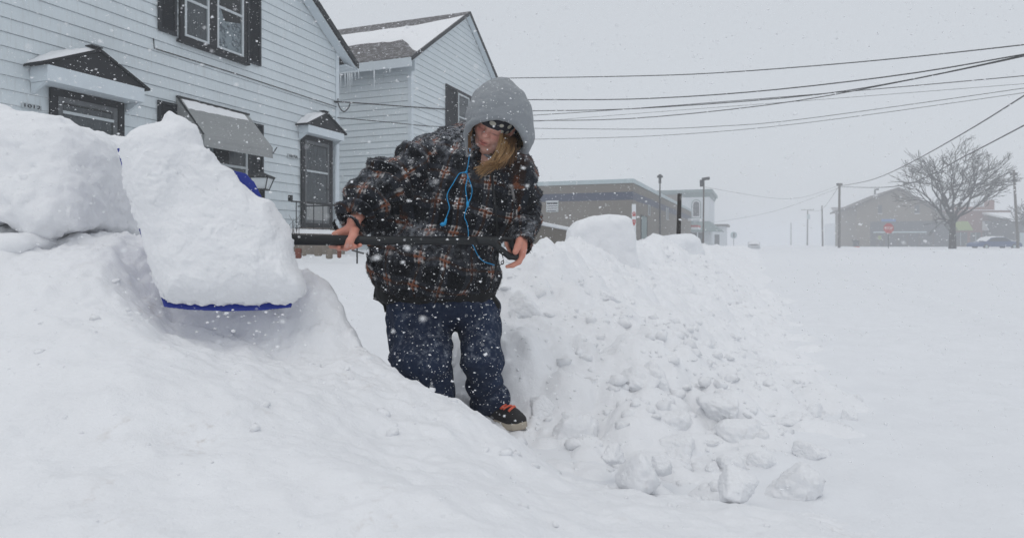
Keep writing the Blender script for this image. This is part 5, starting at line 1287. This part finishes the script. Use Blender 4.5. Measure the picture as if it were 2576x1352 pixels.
# ---- shoes
def make_shoe(Hh, T):
    f = (T - Hh); ln = np.linalg.norm(f); f = f / ln; s = np.cross(f, [0, 0, 1.]); s /= np.linalg.norm(s); u = np.cross(s, f); SM = np.array([f, s, u])
    def loc(p): return (p - Hh) @ SM.T
    outl = [(-.045, -.025), (-.05, 0), (-.045, .025), (0, .036), (.09, .034), (.17, .046), (.22, .042), (.255, .018), (.26, -.005), (.24, -.03), (.19, -.046), (.1, -.036), (0, -.036)]
    k = ln / .25; outl = [(a * k, b) for a, b in outl]
    def sole(p):
        q = loc(p); d2 = poly2(q[:, 0], q[:, 1], outl); dz = np.abs(q[:, 2] - .016 - .010 * sst(.19, .26, q[:, 0])) - .016; return smax(d2, dz, .008)
    def up(p):
        q = loc(p); c = lambda a, b, r1, r2: cap(q, a, b, r1, r2)
        d = sun([c((-.005, 0, .05), (.06, 0, .05), .040, .042), c((.06, 0, .052), (.16, 0, .046), .040, .038), ell(q, (.185 * k, 0, .035), (.065, .044, .040)), c((.0, 0, .06), (.012, 0, .13), .043, .045)], .025)
        return smax(smax(d, -(q[:, 2] - .024), .004), poly2(q[:, 0], q[:, 1], outl) - .003, .006) + .002 * fbm(p, 40, 2)
    lo = np.minimum(Hh, T) - .09; hi = np.maximum(Hh, T) + np.array([.09, .09, .19])
    V, Q = sdf_mesh(up, lo, hi, .004); sh_ = np_mesh('shoe', V, Q, M['shoe'], PER)
    V, Q = sdf_mesh(sole, lo, hi, .004); np_mesh('sole', V, Q, M['sole'], sh_)
    W = lambda a: Hh + a[0] * f + a[1] * s + a[2] * u
    m = MB(); toe = MB()
    for i, x in enumerate((.098, .122, .146, .168)):
        pts = []
        for yy in np.linspace(-.030, .030, 9):
            zz = np.linspace(.14, .03, 120); cnd = np.array([W((x + .010 * (i % 2) * (yy / .03) + .006 * math.cos(yy * 60), yy, z_)) for z_ in zz]); dd = up(cnd); j = np.argmax(dd < .003); pts.append(cnd[j])
        m.tube(pts, .0055, 6)
    m.build('laces', M['coral'], sh_, smooth=True)
    return sh_
make_shoe(FOOT_H, FOOT_T); make_shoe(FOOT2_H, FOOT2_T)

# ---- headband
def lowedge(q): return q[:, 2] - (.003 - 10 * np.clip(-q[:, 0] - .02, 0, .08) ** 2 - 3 * np.clip(q[:, 0] - .03, 0, .1) ** 2)
def band(p):
    q = (p - HC) @ HM.T; e = smin(ell(q, (0, -.005, .03), (.082, .101, .094)), ell(q, (.008, .035, .0), (.066, .068, .075)), .02)
    d = np.maximum(e, -(e + .010)); d = smax(d, -lowedge(q), .005); return np.maximum(d, q[:, 2] - .105)
V, Q = sdf_mesh(band, HC - .16, HC + .16, .0035); hb = np_mesh('headband', V, Q, M['dots'], PER)
q = (V - HC) @ HM.T; vec_attr(hb, 'dotpos', np.stack([np.arctan2(q[:, 0], q[:, 1] + .02) * .085 / .031 + .35, q[:, 2] / .029 + .2, 0 * q[:, 0]], 1))

# ---- hood: shell with a cut opening and a thick rim
HO = P(1256, 303, 2.635); HR = np.array([.137, .185, .160])
def hood_solid(p):
    d = ell(p, HO, HR); d = smin(d, cap(p, P(1261, 226, 2.66), P(1257, 285, 2.68), RP(29, 2.66), RP(76, 2.66)), .04)
    d = smin(d, cap(p, P(1285, 385, 2.72), P(1300, 345, 2.70), RP(40, 2.7), RP(44, 2.7)), .03)
    return d + .007 * (ridged(p * np.array([1.3, 1, .6]) + .1, 7, 2) - .5) * sst(.02, .12, p[:, 2] - HC[2]) + .004 * fbm(p, 8, 2) + .0022 * np.sin(70 * (p[:, 2] - .4 * p[:, 0]) + 5 * fbm(p, 6, 2)) * sst(.16, .20, p[:, 2] - HC[2] + .16)
rim = [(1180, 385), (1176, 362), (1174, 338), (1178, 320), (1190, 306), (1208, 298), (1230, 293), (1252, 291), (1275, 296), (1296, 308), (1311, 326), (1320, 345), (1325, 364), (1322, 382), (1310, 397), (1292, 404)]
op_poly = [(1185, 372), (1182, 340), (1186, 322), (1197, 312), (1215, 304), (1250, 299), (1275, 304), (1294, 316), (1307, 334), (1315, 352), (1317, 368), (1312, 383), (1300, 393), (1285, 400), (1260, 440), (1200, 440), (1178, 410)]
def front(px, py):
    for sc in (1.0, .97, .94, .9, .86, .8):
        x, y = 1256 + (px - 1256) * sc, 303 + (py - 303) * sc; Y = np.linspace(2.35, 2.75, 300); d = hood_solid(np.stack([(x - CX) / F * Y, Y, -(y - HZ) / F * Y], 1))
        if (d < 0).any(): return P(px, py, Y[np.argmax(d < 0)] - .004)
    return P(px, py, 2.62)
RIMP = np.array([front(a, b) for a, b in rim]); RIMP[:, 1] = np.convolve(np.pad(RIMP[:, 1], 2, 'edge'), np.ones(5) / 5, 'valid')
def opening(p):
    x = p[:, 0] / p[:, 1] * F + CX; y = -p[:, 2] / p[:, 1] * F + HZ
    return np.maximum(poly2(x, -y, [(a, -b) for a, b in op_poly]) * 2.6 / F, p[:, 1] - 2.65)
def hood(p):
    e = hood_solid(p); d = smax(e, -(e + .013), .003); d = smax(d, -opening(p), .004)
    r = np.full(len(p), 1e3)
    for i in range(len(RIMP) - 1): r = np.minimum(r, cap(p, RIMP[i], RIMP[i + 1], .0135))
    return np.maximum(smin(d, r, .004), -(p[:, 2] - P(0, 408, 2.65)[2])) + .0015 * fbm(p, 60, 2)
V, Q = sdf_mesh(hood, HO - [.19, .2, .24], HO + [.19, .24, .24], .0042); np_mesh('hood', V, Q, M['hood'], PER)
def lining(p):
    e = hood_solid(p) + .0150; d = np.maximum(e, -(e + .006)); d = np.maximum(d, -(opening(p) - .004)); return np.maximum(d, -(p[:, 2] - P(0, 412, 2.65)[2]))
V, Q = sdf_mesh(lining, HO - [.19, .2, .24], HO + [.19, .24, .24], .005); np_mesh('hood_lining', V, Q, M['leopard'], PER)

# ---- hair: one mesh of many strands
VV = []; QQ = []; CC = []
def strand(pts, r, c):
    m = MB().tube(pts, r, 4, cap=False); n = len(VV); VV.extend(m.v); QQ.extend([tuple(i + n for i in f) for f in m.f]); CC.extend([c] * len(m.v))
def bez(a, b, c, d, n=9): return [a * (1 - t) ** 3 + 3 * b * t * (1 - t) ** 2 + 3 * c * t * t * (1 - t) + d * t ** 3 for t in np.linspace(0, 1, n)]
for k in range(330):
    t = rng.random(); jit = lambda s: rng.normal(0, s, 3)
    st = P(1259 + 38 * t, 339 + 15 * t, 2.56 + .045 * t) + jit(.003); mid = P(1255 + 36 * t + rng.normal(0, 4), 380 + 8 * t, 2.53 + .03 * t) + jit(.004)
    tip = P(1193 + 60 * t + rng.normal(0, 5), 432 - 10 * t + rng.normal(0, 7) + (8 if t < .2 else 0), 2.475) + jit(.004)
    c2 = P(1238 + 38 * t, 408, 2.50) + jit(.005); w_ = int(rng.integers(0, 3)); tip = P(*[(1195, 426), (1204, 436), (1240, 420)][w_], 2.475) + jit(.009) + np.array([.035 * t, 0, .012 * t])
    cc = np.array([.30, .165, .065]) * rng.uniform(.35, 1.25); cc = cc if rng.random() < .7 else np.array([.42, .26, .12])
    strand(bez(st, mid, c2, tip), np.linspace(.0016, .0006, 9), np.clip(cc, 0, 1))
for k in range(70):      # hair on the far cheek and at the temple
    st = P(1184 + rng.normal(0, 2), 318 + rng.normal(0, 4), 2.555); tip = P(1180 + rng.normal(0, 2), 378 + rng.normal(0, 6), 2.56)
    strand(bez(st, st + [-.004, -.01, -.02], tip + [0, 0, .03], tip), np.linspace(.0015, .0006, 9), np.array([.17, .09, .04]) * rng.uniform(.4, 1.2))
for k in range(160):
    t = rng.random(); st = P(1266 + 32 * t, 337 + 12 * t, 2.565 + .03 * t); en = P(1243 + 52 * t + rng.normal(0, 3), 404 + rng.normal(0, 7), 2.55 + .02 * t)
    strand(bez(st, st + [0, -.02, -.03], en + [0, 0, .03], en), np.linspace(.0022, .0014, 9), np.array([.12, .058, .02]) * rng.uniform(.4, 1.2))
me = bpy.data.meshes.new('hair'); me.from_pydata(VV, [], QQ); me.update(); me.materials.append(M['hair'])
ho = bpy.data.objects.new('hair', me); COL.objects.link(ho); col_attr(ho, 'strand', np.array(CC)); setparent(ho, PER)

# ================================================================== SHOVEL AND ITS LOAD
e2 = np.array([-.03, .36, .93]); e2 /= np.linalg.norm(e2); e1 = np.array([.94, .33, 0]); e1 = e1 - e2 * e1.dot(e2); e1 /= np.linalg.norm(e1); nrm = np.cross(e1, e2)
if nrm[1] > 0: nrm = -nrm
OB = P(520, 600, 2.20); PM = np.array([e1, e2, nrm])
def topl(px, py):
    d = np.array([(px - CX) / F, 1, -(py - HZ) / F]); t = OB.dot(nrm) / d.dot(nrm); r = d * t - OB; return r.dot(e1), r.dot(e2)
bl = [topl(*q) for q in ((294, 373), (328, 370), (420, 390), (520, 408), (588, 427), (618, 434), (640, 455), (656, 484), (672, 520), (705, 560), (735, 585), (742, 640), (742, 720), (733, 768), (660, 776), (570, 779), (470, 775), (410, 768), (348, 577))]
def curve(a, b): return -.045 * np.clip(1 - ((b + .01) / .30) ** 2, 0, 1) * sst(-.36, -.05, a)
def blade(p):
    q = (p - OB) @ PM.T; c = q[:, 2] - curve(q[:, 0], q[:, 1]); d2 = poly2(q[:, 0], q[:, 1], bl)
    d = np.maximum(d2, np.abs(c) - .004)
    return d
lo = OB - [.40, .22, .36]; hi = OB + [.40, .30, .38]
V, Q = sdf_mesh(blade, lo, hi, .0042)
SHV = empty('snow_shovel', OB, 'blue scoop snow shovel with black handle held level in both hands', 'shovel')
np_mesh('blade', V, Q, M['blue_plastic'], SHV)
ha, hb_, hc = P(700, 602, 2.315), P(905, 604, 2.375), P(1228, 605, 2.50)
MB().tube([ha, hb_, hc], [.0165, .0165, .0160], 16).build('shaft', M['black_plastic'], SHV, smooth=True)
MB().tube([P(722, 602, 2.321), P(726, 602, 2.322), P(840, 604, 2.355), P(880, 604, 2.367), P(903, 604, 2.374)], [.0175, .0192, .0192, .0186, .0168], 16).build('foam_grip', M['foam'], SHV, smooth=True)
def dgrip(p):
    s = lambda q, r: sun([cap(p, L(a), L(b), RP(r, 2.53)) for a, b in zip(q, q[1:])], .004)
    d = cap(p, P(1205, 604, 2.492), P(1240, 606, 2.505), RP(13, 2.5), RP(12, 2.5))
    d = smin(d, s([(1236, 602, 2.505), (1262, 600, 2.53), (1284, 603, 2.57)], 6.5), .008)
    d = smin(d, s([(1238, 610, 2.505), (1262, 630, 2.52), (1282, 645, 2.535), (1296, 646, 2.55)], 8.2), .008)
    return smin(d, s([(1284, 603, 2.57), (1292, 622, 2.572), (1298, 646, 2.555)], 8.5), .006)
V, Q = sdf_mesh(dgrip, P(1195, 665, 2.45) * [1, 0, 1] + [0, 2.42, 0], P(1320, 585, 2.5) * [1, 0, 1] + [0, 2.64, 0], .004); np_mesh('d_grip', V, Q, M['black_plastic'], SHV)
MB().tube([P(1216, 604, 2.498), P(1218, 604, 2.499), P(1222, 604, 2.501), P(1224, 604, 2.502)], [.0185, .0195, .0195, .0185], 16).build('collar', M['foam'], SHV, smooth=True)

sn = [topl(*q) for q in ((300, 374), (322, 350), (345, 333), (380, 318), (408, 312), (413, 296), (432, 286), (450, 298), (470, 304), (494, 322), (508, 340), (516, 378), (545, 398), (560, 420), (588, 432), (612, 462), (650, 492), (690, 506), (712, 540), (732, 566), (744, 600), (744, 630), (754, 665), (772, 700), (776, 730), (762, 752), (725, 764), (620, 765), (520, 767), (414, 763), (382, 708), (347, 585), (313, 470))]
def load(p):
    q = (p - OB) @ PM.T; d2 = poly2(q[:, 0], q[:, 1], sn) + .012 * fbm(p, 14, 3) + .012 * fbm(p, 45, 3) - (.009 * np.abs(noise3(p * 24)) + .008 * np.abs(noise3(p * 60)) - .0085); c = q[:, 2] - curve(q[:, 0], q[:, 1]) - .002
    ins = np.clip(-poly2(q[:, 0], q[:, 1], sn), 0, 1); th = .115 * (1 - np.exp(-ins / .045)) + .018 + .034 * fbm(p, 5.0, 3) * (1 - np.exp(-ins / .03)) + .012 * fbm(p, 10, 4) + .010 * np.round(fbm(p, 6, 2) * 4) / 4
    ov = np.maximum(d2, np.maximum(c - th, -c)); return ov + .003 * fbm(p, 80, 2) - .008 * np.abs(noise3(p * 30 + 5)) * sst(-.05, .35, noise3(p * 7 + 3)) + .001
lo = OB - [.42, .36, .36]; hi = OB + [.46, .36, .46]
V, Q = sdf_mesh(load, lo, hi, .0042, slack=1.5)
ld = np_mesh('snow_load', V, Q, M['snow_clean']); tag(ld, 'big heap of fresh snow piled on the blue shovel blade', 'snow heap')
# crumbs that are falling off the blade
for k in range(26):
    px, py = rng.normal(580, 110), 778 + rng.random() ** 1.6 * 130; c = P(px, min(py, 905), rng.uniform(1.95, 2.12)); r = .0022 + .007 * rng.random() ** 2.5
    d = 1 + .5 * fbm(fd[:300] + k * 3.3, 2, 2); bm = bmesh.new(); b = fib(90); bb = b * (1 + .45 * fbm(b + k * 3.3, 1.8, 3))[:, None] * r * np.array([1.2, 1, .8])
    vs = [bm.verts.new(v) for v in b]; bmesh.ops.convex_hull(bm, input=vs); bm.verts.index_update(); T = np.array([[v.index for v in f.verts] for f in bm.faces if len(f.verts) == 3]); bm.free()
    o = np_mesh('snow_crumb', bb, T, M['snow_clean'], None, False); o.location = Vector(c); tag(o, 'small snow crumb falling from the lower edge of the blue shovel', 'snow crumb', 'snow crumbs falling from the shovel')

# ================================================================== EARPHONES
EP = empty('earphones', P(1172, 433, 2.5), 'turquoise earphones dangling knotted over the plaid jacket', 'earphones')
def js(l, off=.006): return [surf(a, b, jac, off) for a, b in l]
def smooth(pts, n=4):
    pts = np.array(pts); out = []
    for k in range(len(pts) - 1):
        p0, p1, p2, p3 = pts[max(k - 1, 0)], pts[k], pts[k + 1], pts[min(k + 2, len(pts) - 1)]
        for f in np.linspace(0, 1, n, endpoint=False): out.append(.5 * (2 * p1 + (p2 - p0) * f + (2 * p0 - 5 * p1 + 4 * p2 - p3) * f * f + (3 * p1 - p0 - 3 * p2 + p3) * f ** 3))
    return out + [pts[-1]]
a0 = P(1182, 374, 2.55)
cb = MB(); rc = .0019
cb.tube(smooth([a0] + js([(1179, 400), (1176, 420), (1172, 433)], .012)), rc, 6)
cb.tube(smooth(js([(1172, 433), (1156, 436), (1147, 448), (1139, 462), (1128, 480), (1124, 496), (1130, 520), (1127, 534), (1121, 550)], .008)), rc, 6)
cb.tube(smooth(js([(1173, 434), (1176, 445), (1171, 469), (1173, 492), (1176, 513)], .008)), rc, 6); cb.tube(smooth(js([(1173, 434), (1180, 452), (1187, 476), (1184, 497), (1177, 513)], .008)), rc, 6)
cb.tube(smooth(js([(1176, 514), (1168, 544), (1174, 560), (1178, 585), (1177, 602)], .008) + js([(1190, 618), (1199, 637), (1208, 650), (1220, 659), (1234, 663), (1244, 667)], .008)), rc, 6)
cb.build('cable', M['earphone'], EP, smooth=True)
k_ = js([(1172, 433)], .010)[0]; n_ = fib(60) * .006; MB().tube([k_ - [.005, 0, .002], k_ + [0, -.004, 0], k_ + [.005, 0, .003]], [.003, .005, .003], 8).build('knot', M['earphone'], EP, smooth=True)
k_ = js([(1176, 513)], .010)[0]; MB().tube([k_ + [0, 0, .012], k_ + [0, 0, .006], k_ - [0, 0, .004], k_ - [0, 0, .014]], [.003, .006, .006, .0025], 8).build('slider', M['earphone'], EP, smooth=True)
k_ = js([(1116, 560)], .012)[0]; MB().tube([k_ + [.010, 0, .018], k_ + [.006, 0, .002], k_ + [.004, 0, -.006]], [.004, .006, .005], 8).build('earbud_stem', M['earphone'], EP, smooth=True)
MB().tube([k_ + [.008, 0, -.004], k_ + [-.004, -.003, -.006], k_ + [-.010, -.004, -.007], k_ + [-.014, -.004, -.008]], [.006, .009, .007, .004], 10).build('earbud', M['earphone'], EP, smooth=True)
z = P(1260, 660, 2.52); lp = [P(1244, 667, 2.53), P(1258, 665, 2.52), P(1264, 663, 2.52), P(1267, 659, 2.52), P(1264, 656, 2.52), P(1260, 659, 2.518), P(1262, 664, 2.517), P(1266, 662, 2.517), P(1265, 648, 2.52), P(1260, 630, 2.53), P(1259, 606, 2.53)]
MB().tube(smooth(lp), .0018, 6).build('black_cable', M['cable'], EP, smooth=True)

# ================================================================== FALLING SNOW AND AIR
def flakes(n, y0, y1, rlo, rhi, oct_=True, pad=1.15):
    Y = (rng.random(n) * (y1 ** 3 - y0 ** 3) + y0 ** 3) ** (1 / 3)
    c = np.stack([(rng.uniform(-.1, 1.1, n) * WPX - CX) / F * Y * pad, Y, -((rng.uniform(-.1, 1.1, n) * 1352 - HZ) / F * Y) * pad], 1)
    c = c[c[:, 2] > -.8]; n = len(c)
    b = np.array([[1, 0, 0], [-1, 0, 0], [0, 1, 0], [0, -1, 0], [0, 0, 1], [0, 0, -1]], float) if oct_ else np.array([[1, 1, 1], [-1, -1, 1], [-1, 1, -1], [1, -1, -1]], float) * .7
    f = np.array([[0, 2, 4], [2, 1, 4], [1, 3, 4], [3, 0, 4], [2, 0, 5], [1, 2, 5], [3, 1, 5], [0, 3, 5]] if oct_ else [[0, 2, 1], [0, 1, 3], [0, 3, 2], [1, 2, 3]])
    r = rlo + (rhi - rlo) * rng.random(n) ** 3.0
    V = b[None] * rng.uniform(.45, 1.35, (n, len(b), 1)) + rng.normal(0, .22, (n, len(b), 3)); ang = rng.normal(size=(n, 3, 3)); qm, _ = np.linalg.qr(ang)
    V = np.einsum('nij,nkj->nki', qm, V) * r[:, None, None] * np.array([1.25, 1, .85]) + c[:, None]
    return V.reshape(-1, 3), (f[None] + (np.arange(n) * len(b))[:, None, None]).reshape(-1, 3)
parts = [flakes(2200, .28, 1.0, .0007, .0019), flakes(16000, 1.0, 2.5, .0008, .0031), flakes(26000, 2.5, 5.5, .0011, .0036, False), flakes(30000, 5.5, 13, .002, .006, False), flakes(16000, 13, 34, .004, .014, False)]
VV = []; FF = []; n = 0
for v, f in parts: VV.append(v); FF.append(f + n); n += len(v)
fl = np_mesh('falling_snow', np.concatenate(VV), np.concatenate(FF), M['flake'], None, False); tag(fl, 'white snowflakes blowing through the air', 'snowfall', kind='stuff')

me = bpy.data.meshes.new('haze'); bm = bmesh.new(); bmesh.ops.create_cube(bm, size=1); bm.to_mesh(me); bm.free()
hz = bpy.data.objects.new('haze', me); COL.objects.link(hz); hz.scale = (1150, 800, 14.5); hz.location = (100, 350, -2.2 + 7.25); tag(hz, 'pale blowing snow haze', 'haze', kind='stuff')
hm = bpy.data.materials.new('haze_air'); hm.use_nodes = True; t = hm.node_tree; t.nodes.clear()
vo = t.nodes.new('ShaderNodeVolumePrincipled'); vo.inputs['Color'].default_value = (.96, .975, 1, 1); vo.inputs['Density'].default_value = HAZE; vo.inputs['Anisotropy'].default_value = .25
ou = t.nodes.new('ShaderNodeOutputMaterial'); t.links.new(vo.outputs[0], ou.inputs['Volume']); me.materials.append(hm)
